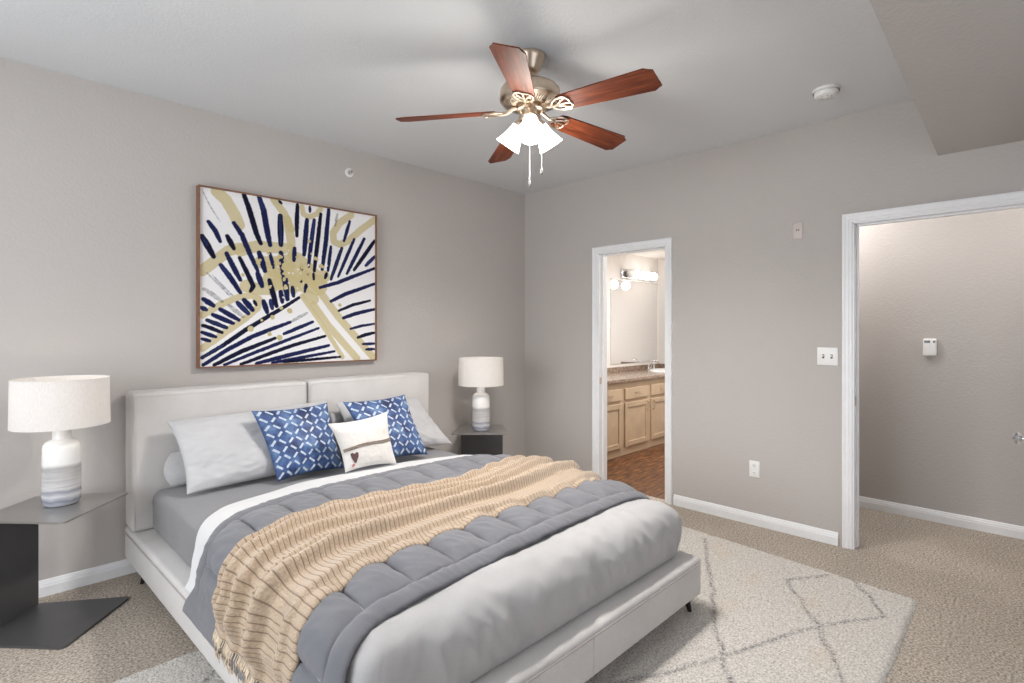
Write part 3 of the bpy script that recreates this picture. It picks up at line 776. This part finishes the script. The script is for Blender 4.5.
# ------------------------------------------------------------------ side tables: top and base plates joined by one upright sheet
def side_table(label, corner, dx, dy, w, d, z):
    # corner: near corner; dx unit vector along the open edge (width w), dy unit vector to the upright sheet (depth d)
    t = thing('side_table', label, 'side table', (corner[0], corner[1], 0), math.atan2(dx[1], dx[0]), 'folded steel side tables')
    s = 1 if dx[0] * dy[1] - dx[1] * dy[0] > 0 else -1
    ins = .045
    def plate(z0, z1):
        bm = bmesh.new(); r = .02
        prism(bm, [(r * .3, r * .3 * s), (r, 0), (w - r, 0), (w - r * .3, r * .3 * s), (w, r * s), (w - ins, d * s), (ins, d * s), (0, r * s)] if s > 0 else
              [(0, r * s), (ins, d * s), (w - ins, d * s), (w, r * s), (w - r * .3, r * .3 * s), (w - r, 0), (r, 0), (r * .3, r * .3 * s)], z0, z1)
        return bm
    bm_obj('table_top', plate(z - .009, z), M['top_metal'], t)
    bm_obj('base_plate', plate(.001, .012), M['dark_metal'], t)
    bm = bmesh.new(); a, b = sorted((d * s, (d - .008) * s)); box(bm, ins, w - ins, a, b, .010, z - .008)
    bm_obj('upright_panel', bm, M['dark_metal'], t)
    return t
q = math.sqrt(.5)
side_table('dark folded steel side table left of the bed, holding a lamp', (.278, 2.995), (.665, .747), (-.70, .714), .44, .42, .55)
side_table('dark folded steel side table right of the bed, near the corner', (2.690, 3.350), (q, -q), (q, q), .455, .41, .55)

# ------------------------------------------------------------------ table lamps
def make_lamp(label, loc):
    t = thing('table_lamp', label, 'table lamp', loc, 0, 'banded ceramic bedside lamps')
    bm = bmesh.new()
    lathe(bm, [(0, 0), (.060, 0), (.064, .004), (.072, .02), (.0745, .05), (.074, .18), (.072, .268), (.069, .287), (.060, .300), (.046, .308), (.036, .313), (.035, .350), (.032, .354), (0, .354)], 56)
    bm_obj('lamp_base', bm, M['lamp_ceramic'], t, True, sharp=50)
    bm = bmesh.new(); lathe(bm, [(.008, .352), (.008, .40), (.016, .402), (.016, .43), (0, .432)], 16)
    bm_obj('socket', bm, M['nickel'], t, True)
    bm = bmesh.new(); lathe(bm, [(.186, .376), (.1875, .376), (.1845, .600), (.183, .600), (.186, .376)], 72)
    sh = bm_obj('lamp_shade', bm, M['shade'], t, True, sharp=60)
    bm = bmesh.new()
    for z, r in ((.378, .1855), (.597, .183)): tube(bm, [(r * math.cos(a), r * math.sin(a), z) for a in np.linspace(0, 2 * math.pi, 48, endpoint=False)], .0016, 6, True)
    for k in range(3):
        a = k * 2.094; tube(bm, [(.01 * math.cos(a), .01 * math.sin(a), .44), (.182 * math.cos(a), .182 * math.sin(a), .596)], .0014, 5)
    bm_obj('shade_frame', bm, M['plastic'], sh)
    bm = bmesh.new(); lathe(bm, [(0, .428), (.012, .43), (.028, .455), (.03, .475), (.02, .498), (0, .505)], 24)
    bm_obj('bulb', bm, M['lamp_bulb'], t, True)
    return t
M['lamp_bulb'] = emis('warm_bulb', (1, .85, .68), 6)
L1 = make_lamp('white banded ceramic lamp on the left side table, nearest the camera', (.300, 3.325, .55))
L2 = copy_tree(L1); L2.location = (2.960, 3.29, .55); L2['label'] = 'white banded ceramic lamp on the right side table by the corner'
for l in (L1, L2): point('lamp_light', (l.location.x, l.location.y, l.location.z + .485), 2.6, (1, .86, .72), .03)

# ------------------------------------------------------------------ painting
def build_painting():
    X0, X1, Z0, Z1, yf = .964, 2.188, 1.146, 2.263, 3.64
    t = thing('framed_painting', 'abstract canvas of navy and gold brush strokes in a thin wooden frame', 'painting', (1.576, 3.67, Z0))
    inv = lambda x, z: (x - 1.576, z - Z0)
    W, Hh = X1 - X0, Z1 - Z0
    nu, nv = 440, 404
    U, V = np.meshgrid(np.linspace(0, 1, nu), np.linspace(0, 1, nv), indexing='ij')
    img = np.zeros((nu, nv, 3)) + np.array([.80, .795, .81])
    nz1 = nfield(U[::4, ::4] * 60, V[::4, ::4] * 60); nz1 = np.kron(nz1, np.ones((4, 4)))[:nu, :nv]
    nz2 = rng.random((nu, nv))
    aa, f_ = math.radians(44.7), 534.
    def px(q, x, y):     # photo-crop coordinates measured off the canvas -> canvas u,v
        ox, oy = {1: (190, 180), 2: (280, 190), 3: (190, 270), 4: (280, 270)}[q]
        X, Y = ox + x / 6.83, oy + y / 6.83
        k = (X - 512) / f_
        d = (math.cos(aa) + math.sin(aa) * k, math.sin(aa) - math.cos(aa) * k, (330 - Y) / f_)
        s = 3.64 / d[1]
        return ((d[0] * s - X0) / W, (1.38 + d[2] * s - Z0) / Hh)
    def stroke(q, pts, w, col, dry=0, soft=.25, alpha=1):
        P = [px(q, *p) for p in pts]; r = w / 6.83 * .0078 * .5 * 1.2 / 1.24
        D = np.full(U.shape, 9.); asp = Hh / W
        wob = nz1 * .003
        ns = len(P) - 1
        for si, ((a0, b0), (a1, b1)) in enumerate(zip(P, P[1:])):
            dx, dy = a1 - a0, (b1 - b0) * asp; L = dx * dx + dy * dy + 1e-9
            tt = np.clip(((U - a0) * dx + (V - b0) * asp * dy) / L, 0, 1)
            gt = (si + tt) / ns; tap = (.62 + .38 * np.sin(np.pi * np.clip(gt * .8 + .12, 0, 1))) if col is not gl else 1
            D = np.minimum(D, np.hypot(U - a0 - tt * dx, (V - b0) * asp - tt * dy) - r * tap)
        m = np.clip((0 - D + wob * .6) / (.0022) + .5, 0, 1) * alpha
        if dry: m = m * (.45 + .3 * nz1)
        img[:] = img * (1 - m[..., None]) + np.array(col) * m[..., None]
    navy, gold, blk = (.010, .014, .068), (.50, .42, .20), (.006, .007, .026)
    gl = (.55, .47, .25)
    G = [(1, [(180, 75), (240, 130), (300, 230), (330, 300)], 55), (1, [(575, 130), (640, 220), (690, 330)], 40), (2, [(50, 200), (75, 340), (80, 460)], 45), (2, [(150, 110), (160, 160), (200, 180), (250, 160), (280, 125)], 28),
         (2, [(490, 165), (410, 220), (365, 290), (370, 350), (410, 370), (470, 345), (560, 265), (650, 200)], 38),
         (3, [(80, 310), (200, 240), (330, 185), (420, 175), (470, 200), (460, 260), (380, 330), (250, 420), (80, 540)], 32), (1, [(75, 620), (180, 540), (260, 480), (340, 460)], 50),
         (4, [(150, 30), (260, 130), (400, 320), (640, 600)], 42), (4, [(150, 180), (250, 320), (350, 470), (430, 600)], 25), (4, [(230, 240), (330, 380), (530, 610)], 40), (4, [(190, 170), (230, 200)], 60),
         (1, [(340, 480), (450, 450), (600, 460), (683, 470)], 55), (1, [(480, 560), (600, 560), (683, 640)], 60), (2, [(0, 500), (120, 470), (200, 540), (260, 600), (300, 590)], 70), (3, [(380, 110), (450, 130), (540, 130), (640, 60)], 60),
         (2, [(60, 560), (140, 620), (260, 650)], 110), (3, [(560, 60), (700, 100)], 90), (1, [(560, 60 + 560), (640, 640)], 60)]
    for q, p, w in G: stroke(q, p, w, gl, 0, alpha=.85)
    B = [(1, [(75, 380), (110, 440), (155, 520)], 30), (1, [(120, 280), (165, 340), (200, 415)], 24), (1, [(75, 60), (130, 170), (200, 280)], 6), (1, [(365, 95), (400, 190), (450, 360), (480, 430)], 28),
         (1, [(470, 110), (500, 200), (530, 370), (545, 440)], 30), (1, [(295, 290), (350, 370), (400, 490), (460, 620)], 26), (1, [(250, 380), (295, 465)], 26), (1, [(245, 500), (300, 610), (340, 683)], 26),
         (3, [(205, -35), (270, 50), (340, 155)], 26), (3, [(335, -85), (380, 5), (430, 110), (410, 145)], 24), (1, [(470, 495), (510, 620)], 30), (1, [(545, 500), (570, 600)], 20), (1, [(615, 240), (620, 440)], 32),
         (1, [(620, 495), (640, 683)], 30), (3, [(460, 25), (490, 110)], 30), (1, [(610, 140), (625, 155)], 16), (3, [(110, 20), (275, 185)], 8), (3, [(145, 35), (285, 175)], 8), (3, [(90, 130), (215, 215)], 20), (3, [(85, 200), (155, 245)], 26),
         (3, [(70, 258), (105, 275)], 22), (3, [(80, 382), (140, 402), (215, 432)], 20), (3, [(75, 430), (170, 462)], 20), (3, [(75, 475), (130, 490)], 18), (3, [(110, 345), (245, 398)], 22), (3, [(150, 308), (290, 368)], 24),
         (3, [(200, 270), (330, 345)], 24), (3, [(260, 245), (360, 320)], 20), (3, [(320, 225), (395, 300)], 26), (3, [(365, 205), (425, 275)], 28), (3, [(435, 215), (450, 240)], 18), (3, [(500, 215), (525, 290)], 28),
         (3, [(550, 210), (560, 265)], 24), (3, [(540, 70), (590, 250)], 28), (3, [(620, 150), (630, 220)], 26), (3, [(640, 0), (665, 200)], 32),
         (3, [(75, 605), (220, 520), (380, 410), (540, 315), (650, 250), (745, 190)], 22), (3, [(85, 655), (250, 550), (420, 460), (560, 405), (683, 360)], 22), (3, [(683, 360), (800, 295)], 16),
         (3, [(160, 655), (350, 560), (580, 470)], 22), (3, [(640, 440), (840, 357)], 20), (3, [(230, 655), (450, 565), (683, 475), (880, 400)], 18), (3, [(345, 650), (560, 570), (700, 520), (925, 455)], 20), (3, [(450, 645), (683, 585), (950, 520)], 22),
         (3, [(560, 640), (700, 615), (990, 560)], 18), (3, [(640, 635), (1030, 598)], 16),
         (4, [(275, 120), (400, 85), (500, 45), (650, -12)], 22), (4, [(350, 215), (450, 165), (650, 95)], 22), (4, [(405, 280), (500, 240), (620, 210)], 18), (4, [(435, 330), (520, 300), (650, 270)], 22), (4, [(485, 405), (560, 385), (650, 370)], 16),
         (4, [(535, 465), (590, 445), (650, 432)], 20), (4, [(570, 510), (650, 507)], 17), (4, [(592, 547), (650, 545)], 17),
         (2, [(120, 95), (115, 200), (115, 310)], 24), (2, [(185, 200), (165, 440)], 28), (2, [(235, 200), (215, 350), (195, 520)], 24), (2, [(280, 160), (255, 380), (235, 550)], 24), (2, [(335, 130), (315, 350), (290, 540)], 26),
         (2, [(350, 385), (330, 550)], 20), (2, [(425, 395), (350, 610)], 22), (2, [(510, 335), (400, 590)], 20), (2, [(580, 330), (460, 570)], 22), (2, [(650, 345), (510, 545)], 24), (2, [(650, 455), (590, 515)], 22), (2, [(480, 210), (440, 345)], 20),
         (2, [(395, 160), (380, 240)], 14), (2, [(100, 395), (95, 480)], 24), (2, [(205, 110), (205, 145)], 16), (2, [(230, 570), (232, 610)], 16), (2, [(150, 520), (150, 545)], 18), (2, [(320, 570), (310, 600)], 20), (4, [(85, 120), (92, 180)], 24), (4, [(175, 100), (170, 150)], 16),
         (4, [(0, 150), (15, 215)], 24), (2, [(140, 600), (145, 625)], 20), (2, [(190, 560), (192, 580)], 14), (2, [(180, 650), (178, 670)], 20)]
    dryset = {2, 18, 27, 63 + 0}
    for i, (q, p, w) in enumerate(B):
        dry = .35 if (w <= 14 or (q == 3 and p[0] in ((90, 130), (260, 245), (683, 360)))) else .0
        c = navy if (i * 7) % 3 else blk
        if q == 2 and p[0][1] > 500: c = blk
        stroke(q, p, w, c, dry)
        if w >= 22 and i % 4 == 0: stroke(q, p[:2], w * .45, (.03, .05, .19), .6)
    for _ in range(95):     # small gold dabs over the middle strokes
        q = 2; x, y = random.gauss(60, 130), random.gauss(520, 90)
        if 430 < y < 700 and -260 < x < 330: stroke(q, [(x, y), (x + random.uniform(-8, 8), y + random.uniform(-8, 8))], random.uniform(9, 20), gl)
    for q, x, y, r in ((3, 410, 405, 36), (3, 560, 325, 26), (3, 540, 440, 26), (3, 610, 465, 36), (4, 410, 240, 24), (4, 65, 280, 34), (3, 485, 345, 14), (3, 620, 260, 22), (2, 200, 345, 20), (2, 240, 465, 22)): stroke(q, [(x, y), (x + 4, y + 2)], r, (.52, .45, .24))
    for _ in range(14): stroke(2, [(x := random.gauss(60, 110), y := random.gauss(560, 70)), (x + 2, y + 2)], random.uniform(8, 14), (.7, .69, .68))
    P = np.stack([U * (W - .012) - (W - .012) / 2, 0 * U - (3.67 - yf), V * (Hh - .012) + .006], -1).reshape(-1, 3)
    o = mesh_obj('canvas', P, grid_faces(nu, nv), M['art'], t)
    ca = o.data.color_attributes.new('paint', 'FLOAT_COLOR', 'POINT')
    col = np.ones((nu * nv, 4), np.float32); col[:, :3] = np.clip(img, 0, 1).reshape(-1, 3); ca.data.foreach_set('color', col.ravel())
    bm = bmesh.new(); e = .009; yb, yt = -.045, .008
    box(bm, -W / 2, -W / 2 + e, yb, yt, 0, Hh); box(bm, W / 2 - e, W / 2, yb, yt, 0, Hh)
    box(bm, -W / 2 + e, W / 2 - e, yb, yt, 0, e); box(bm, -W / 2 + e, W / 2 - e, yb, yt, Hh - e, Hh)
    bm_obj('frame', bm, M['frame_wood'], t)
build_painting()

# ------------------------------------------------------------------ ceiling fan
fan = thing('ceiling_fan', 'nickel ceiling fan with five cherry blades and three lit glass shades', 'ceiling fan', (1.945, 1.80, 2.74))
FZ = -2.74
bm = bmesh.new(); lathe(bm, [(0, 0), (.076, 0), (.077, -.012), (.072, -.022), (.050, -.075), (.044, -.084), (.026, -.088), (0, -.088)], 48)
bm_obj('canopy', bm, M['nickel'], fan, True, sharp=50)
bm = bmesh.new(); lathe(bm, [(.011, -.08), (.011, -.13), (.020, -.132), (.022, -.155), (0, -.155)], 24)
bm_obj('downrod', bm, M['nickel'], fan, True)
bm = bmesh.new(); lathe(bm, [(0, -.146), (.05, -.148), (.105, -.153), (.138, -.163), (.148, -.176), (.150, -.205), (.150, -.222), (.146, -.230), (.140, -.232)], 64)
bm_obj('motor_housing', bm, M['nickel'], fan, True, sharp=50)
bm = bmesh.new(); lathe(bm, [(.146, -.228), (.132, -.240), (.085, -.254), (.070, -.254), (.0, -.254)], 64)
vt = bm_obj('motor_underside', bm, M['nickel'], fan, True)
bm = bmesh.new()
for k in range(60):
    if k % 12 in (0, 11): continue
    a = 2 * math.pi * k / 60; c, s = math.cos(a), math.sin(a)
    p0 = Vector((.092 * c, .092 * s, -.2535)); p1 = Vector((.128 * c, .128 * s, -.2425)); w = Vector((-s, c, 0)) * .0022; dn = Vector((0, 0, -.0012))
    bm.faces.new([bm.verts.new(p0 - w + dn), bm.verts.new(p1 - w + dn), bm.verts.new(p1 + w + dn), bm.verts.new(p0 + w + dn)])
bm_obj('vent_slots', bm, M['slot'], vt)
bm = bmesh.new(); lathe(bm, [(.060, -.252), (.066, -.262), (.066, -.272), (.052, -.278), (.050, -.300), (.056, -.308), (.050, -.322), (.020, -.330), (0, -.332)], 48)
bm_obj('switch_housing', bm, M['nickel'], fan, True, sharp=50)
BZ = -.272
def blade_mesh():
    # outline with clipped corners, root to tip along +x
    xs0, xs1 = .170, .66; pts = []
    top = [(xs0, .034), (xs0 + .010, .048), (xs0 + .035, .054), (.42, .064), (.628, .073), (.650, .058), (.664, .052)]
    out = top + [(x, -y) for x, y in reversed(top)]
    vs = [(x, y, .003) for x, y in out] + [(x, y, -.003) for x, y in out]; n = len(out)
    fs = [tuple(range(n))[::-1], tuple(range(n, 2 * n))] + [(k, (k + 1) % n, n + (k + 1) % n, n + k) for k in range(n)]
    uv = [(x, y) for x, y, z in vs]
    return vs, fs, uv
BV, BF, BUV = blade_mesh()
for k, (ang, tip, pit) in enumerate([(-83.5, 2.6, 15), (-7.5, 2.4, 15), (60, 4.5, 15), (131, 2.6, 15), (-145, 2.2, 15)]):
    a = math.radians(ang)
    o = mesh_obj('blade', BV, BF, M['blade'], fan, uvs=BUV); o.location = (0, 0, BZ)
    o.rotation_mode = 'XYZ'; o.rotation_euler = (math.radians(-pit), math.radians(tip), a)
    # bracket: arm out of the motor, then an open scrolled plate screwed to the blade root
    bm = bmesh.new()
    tube(bm, [(.065, 0, .014), (.09, 0, .008), (.115, 0, -.004), (.14, 0, -.007), (.17, 0, -.007)], [.011, .010, .009, .009, .008], 8)
    for sy in (-1, 1):
        tube(bm, [(0.130, 0, -.006), (0.150, .028 * sy, -.007), (0.180, .045 * sy, -.007), (0.215, .046 * sy, -.007), (0.227, .040 * sy, -.007)], .005, 6)
        tube(bm, [(0.155, 0, -.007), (0.190, .018 * sy, -.007), (0.227, .040 * sy, -.007)], .004, 6)
    tube(bm, [(0.155, 0, -.007), (0.233, 0, -.007)], .005, 6)
    tube(bm, [(0.227, .042, -.007), (0.237, .02, -.007), (0.233, 0, -.007), (0.237, -.02, -.007), (0.227, -.042, -.007)], .004, 6)
    for (x, y) in ((0.200, .03), (0.200, -.03), (0.225, 0)): lathe(bm, [(0, -.006), (.006, -.006), (.006, -.011), (0, -.013)], 10, Matrix.Translation((x, y, 0)))
    br = bm_obj('blade_bracket', bm, M['nickel'], fan, True); br.location = (0, 0, BZ); br.rotation_euler = (math.radians(-pit * .8), math.radians(tip), a)
for ang in (-135, 105, -15):
    a = math.radians(ang); tilt = math.radians(38)
    base = Matrix.Rotation(a, 4, 'Z') @ Matrix.Translation((.030, 0, -.302)) @ Matrix.Rotation(-tilt, 4, 'Y')
    bm = bmesh.new(); lathe(bm, [(0, .01), (.012, .01), (.012, -.025), (.030, -.030), (.032, -.055), (0, -.055)], 24, base)
    bm_obj('lamp_holder', bm, M['nickel'], fan, True, sharp=50)
    bm = bmesh.new(); lathe(bm, [(.026, -.045), (.034, -.050), (.037, -.07), (.044, -.10), (.056, -.135), (.066, -.160), (.064, -.160), (.053, -.134), (.041, -.10), (.033, -.068), (.0, -.050)], 40, base)
    bm_obj('glass_shade', bm, M['fan_glass'], fan, True)
    p = fan.matrix_basis @ base @ Vector((0, 0, -.185)); p = Vector((1.945, 1.80, 2.74)) + (base @ Vector((0, 0, -.19)))
    point('fan_bulb_light', p, 6, (1, .93, .85), .045)
    sd = bpy.data.lights.new('fan_bulb_downlight', 'SPOT'); sd.energy = 46; sd.color = (1, .955, .91); sd.spot_size = math.radians(165); sd.spot_blend = .9; sd.shadow_soft_size = .05
    so = bpy.data.objects.new('fan_bulb_downlight', sd); C.objects.link(so); so.location = p
for (x, y, z1) in ((-.027, -.023, -.650), (.048, -.035, -.575)):
    bm = bmesh.new(); tube(bm, [(x, y, -.35), (x, y, z1 + .02)], .0009, 6)
    pc = bm_obj('pull_chain', bm, M['plastic'], fan)
    bm = bmesh.new(); lathe(bm, [(0, z1 - .012), (.007, z1 - .010), (.008, z1), (.005, z1 + .014), (0, z1 + .022)], 16, Matrix.Translation((x, y, 0)))
    bm_obj('chain_pull', bm, M['black'], pc, True)

# ------------------------------------------------------------------ small wall and ceiling fittings
t = thing('smoke_detector', 'round white smoke detector on the ceiling near the right wall', 'smoke detector', (3.40, .862, 2.74))
bm = bmesh.new(); lathe(bm, [(0, 0), (.070, 0), (.071, -.010), (.068, -.014)], 40); bm_obj('base', bm, M['plastic'], t, True, sharp=50)
bm = bmesh.new(); lathe(bm, [(.062, -.012), (.061, -.034), (.054, -.041), (0, -.043)], 40); cv = bm_obj('cover', bm, M['plastic'], t, True, sharp=50)
bm = bmesh.new()
for k in range(7):
    a = k * .9; lathe(bm, [(0, -.0435), (.0035, -.0438), (0, -.0445)], 8, Matrix.Translation((.03 * math.cos(a), .03 * math.sin(a), 0)))
bm_obj('grille_hole', bm, M['slot'], cv)

t = thing('wall_sprinkler', 'small white sprinkler rosette on the wall above the painting', 'sprinkler', (1.985, 3.68, 2.558))
R90 = Matrix.Rotation(math.radians(90), 4, 'X')
bm = bmesh.new(); lathe(bm, [(0, 0), (.034, 0), (.034, .004), (.027, .010), (.020, .010), (.018, .004), (0, .004)], 32, R90); bm_obj('rosette', bm, M['plastic'], t, True, sharp=40)
bm = bmesh.new(); lathe(bm, [(.012, .003), (.012, .02), (.006, .024), (.004, .036), (.011, .038), (.011, .040), (0, .040)], 20, R90); bm_obj('nozzle', bm, M['chrome'], t, True)
bm = bmesh.new(); lathe(bm, [(0, .0402), (.005, .0404), (0, .042)], 12, R90); bm_obj('tip', bm, M['slot'], t)

def plate(name, label, cat, x, y, z, w, h, mat):
    t = thing(name, label, cat, (x, y, z)); bm = bmesh.new(); box(bm, -.006, 0, -w / 2, w / 2, -h / 2, h / 2, .003, 2); bm_obj('cover_plate', bm, mat, t, True, sharp=30); return t
t = plate('light_switch', 'white double toggle switch beside the wide doorway', 'light switch', XW, .981, 1.209, .120, .116, M['plastic'])
for y in (.024, -.024):
    bm = bmesh.new(); box(bm, -.0065, -.0055, y - .006, y + .006, -.013, .013); o = bm_obj('toggle_slot', bm, M['slot'], t)
    bm = bmesh.new(); box(bm, -.019, -.006, y - .0035, y + .0035, -.003, .009, .001, 1); bm_obj('toggle', bm, M['plastic'], o)
t = plate('wall_outlet', 'white duplex power outlet low between the doorways', 'outlet', XW, 1.440, .395, .072, .115, M['plastic'])
for z in (.027, -.027):
    bm = bmesh.new(); lathe(bm, [(0, .0), (.0165, 0), (.0165, .0025), (0, .0025)], 24, Matrix.Translation((-.006, 0, z)) @ Matrix.Rotation(math.radians(-90), 4, 'Y')); o = bm_obj('socket', bm, M['plastic'], t)
    bm = bmesh.new()
    for y in (.006, -.006): box(bm, -.0092, -.0084, y - .0013, y + .0013, z - .002, z + .006)
    box(bm, -.0092, -.0084, -.002, .002, z - .010, z - .006); bm_obj('slots', bm, M['slot'], o)
t = plate('cable_wall_plate', 'small taupe painted jack plate high on the right wall', 'wall plate', XW, 1.158, 2.048, .062, .108, M['plastic_wall'])
bm = bmesh.new()
for y in (.006, -.006): box(bm, -.0075, -.0055, y - .004, y + .004, -.004, .008)
bm_obj('jack', bm, M['rope'], t)
t = thing('thermostat', 'white thermostat with dark display on the hall wall', 'thermostat', (XH, .567, 1.252))
bm = bmesh.new(); box(bm, -.028, 0, -.040, .040, -.060, .066, .010, 4); bm_obj('body', bm, M['plastic'], t, True, sharp=40)
bm = bmesh.new(); box(bm, -.0295, -.027, -.002, .032, .035, .052); bm_obj('display', bm, M['display'], t)
bm = bmesh.new(); box(bm, -.030, -.027, -.030, -.018, .037, .050, .001, 1)
bm_obj('button', bm, M['slot'], t)

# ------------------------------------------------------------------ bathroom vanity
V0, V1 = XW + WT + .005, 6.80; VF = 3.25; VT = .84
van = thing('vanity_cabinet', 'pale maple bathroom vanity cabinet seen through the narrow doorway', 'cabinet', (0, 0, 0))
bm = bmesh.new(); box(bm, V0, V1, VF + .018, YM - .004, .0, VT - .03); bm_obj('body', bm, M['cab_wood'], van)
cols = [(4.51, 4.99), (5.06, 5.545), (5.615, 6.10), (6.17, 6.66)]
for i, (a, b) in enumerate(cols):
    bm = bmesh.new(); box(bm, a, b, VF - .002, VF + .019, .61, .735, .004, 2); dwr = bm_obj('drawer', bm, M['cab_wood'], van)
    c = (a + b) / 2; bm = bmesh.new(); tube(bm, [(c - .05, VF - .003, .675), (c - .045, VF - .022, .675), (c, VF - .028, .671), (c + .045, VF - .022, .675), (c + .05, VF - .003, .675)], .0045, 8); bm_obj('handle', bm, M['nickel'], dwr, True)
    bm = bmesh.new(); e = .055; z0, z1 = .09, .575
    box(bm, a, a + e, VF - .002, VF + .019, z0, z1, .003, 1); box(bm, b - e, b, VF - .002, VF + .019, z0, z1, .003, 1)
    box(bm, a + e, b - e, VF - .002, VF + .019, z0, z0 + e, .003, 1); box(bm, a + e, b - e, VF - .002, VF + .019, z1 - e, z1, .003, 1)
    box(bm, a + e, b - e, VF + .008, VF + .017, z0 + e, z1 - e)
    dd = bm_obj('door', bm, M['cab_wood'], van)
    hx = b - .028 if i % 2 else a + .028
    bm = bmesh.new(); tube(bm, [(hx, VF - .002, .555), (hx, VF - .026, .55), (hx, VF - .028, .505), (hx, VF - .026, .46), (hx, VF - .002, .455)], .006, 8); bm_obj('handle', bm, M['nickel'], dd, True)
ct = thing('vanity_countertop', 'brown granite bathroom countertop with splashbacks', 'countertop', (0, 0, 0))
bm = bmesh.new(); box(bm, V0, XE - .003, VF - .025, YM - .003, VT - .029, VT + .005, .004, 2); bm_obj('slab', bm, M['granite'], ct)
bm = bmesh.new(); box(bm, V0, XE - .003, YM - .023, YM - .003, VT + .005, VT + .068, .002, 1); bm_obj('back_splash', bm, M['granite'], ct)
bm = bmesh.new(); box(bm, XE - .023, XE - .003, VF - .02, YM - .024, VT + .005, VT + .068, .002, 1); bm_obj('side_splash', bm, M['granite'], ct)
bm = bmesh.new(); lathe(bm, [(0, VT + .007), (.10, VT + .008), (.19, VT + .012), (.222, VT + .022), (.235, VT + .022), (.245, VT + .006)], 48, Matrix.Translation((6.40, 3.50, 0)) @ Matrix.Diagonal((1, .82, 1, 1)))
sk = bm_obj('sink_basin', bm, M['ceramic'], None, True); tag(sk, 'white oval sink set in the granite countertop', 'sink')
fc = thing('sink_faucet', 'chrome two-handle faucet behind the white sink', 'faucet', (6.46, 3.745, VT + .005))
bm = bmesh.new(); box(bm, -.09, .09, -.022, .022, 0, .014, .005, 2); bm_obj('base', bm, M['chrome'], fc, True)
bm = bmesh.new(); tube(bm, [(0, 0, .01), (0, 0, .09), (0, -.03, .125), (0, -.09, .12), (0, -.11, .10)], .011, 12); bm_obj('spout', bm, M['chrome'], fc, True)
for x in (-.07, .07):
    bm = bmesh.new(); lathe(bm, [(0, .01), (.018, .012), (.014, .045), (.022, .055), (.022, .075), (0, .08)], 20, Matrix.Translation((x, 0, 0))); bm_obj('handle', bm, M['chrome'], fc, True)
t = thing('vanity_mirror', 'large frameless wall mirror above the bathroom countertop', 'mirror', (0, 0, 0))
bm = bmesh.new(); box(bm, 5.66, 6.80, YM - .008, YM - .002, .945, 2.02); bm_obj('glass', bm, M['mirror'], t)
bm = bmesh.new(); box(bm, 5.65, 5.66, YM - .010, YM - .001, .94, 2.025); box(bm, 5.65, 6.81, YM - .010, YM - .001, 2.02, 2.028); bm_obj('edge_trim', bm, M['chrome'], t)
vl = thing('vanity_light_bar', 'chrome bathroom light bar with glowing globe bulbs above the mirror', 'wall light', (6.30, YM, 2.11))
bm = bmesh.new(); box(bm, -.42, .42, -.028, -.001, -.06, .06, .008, 3); bm_obj('back_plate', bm, M['chrome'], vl, True)
for k in range(5):
    x = -.31 + k * .145
    bm = bmesh.new(); bmesh.ops.create_uvsphere(bm, u_segments=24, v_segments=16, radius=.056, matrix=Matrix.Translation((x, -.080, 0)))
    bm_obj('globe_bulb', bm, M['globe'] if k else M['plastic'], vl, True)
    if k in (1, 3): point('vanity_bulb_light', (6.32 + x, YM - .30, 2.0), 1.6, (1, .94, .86), .06)
t = plate('bathroom_light_switch', 'white switch plate reflected in the bathroom mirror', 'light switch', XE, 2.98, 1.22, .075, .115, M['plastic'])
bm = bmesh.new(); box(bm, -.014, -.005, -.004, .004, -.008, .008, .001, 1); bm_obj('toggle', bm, M['plastic'], t)
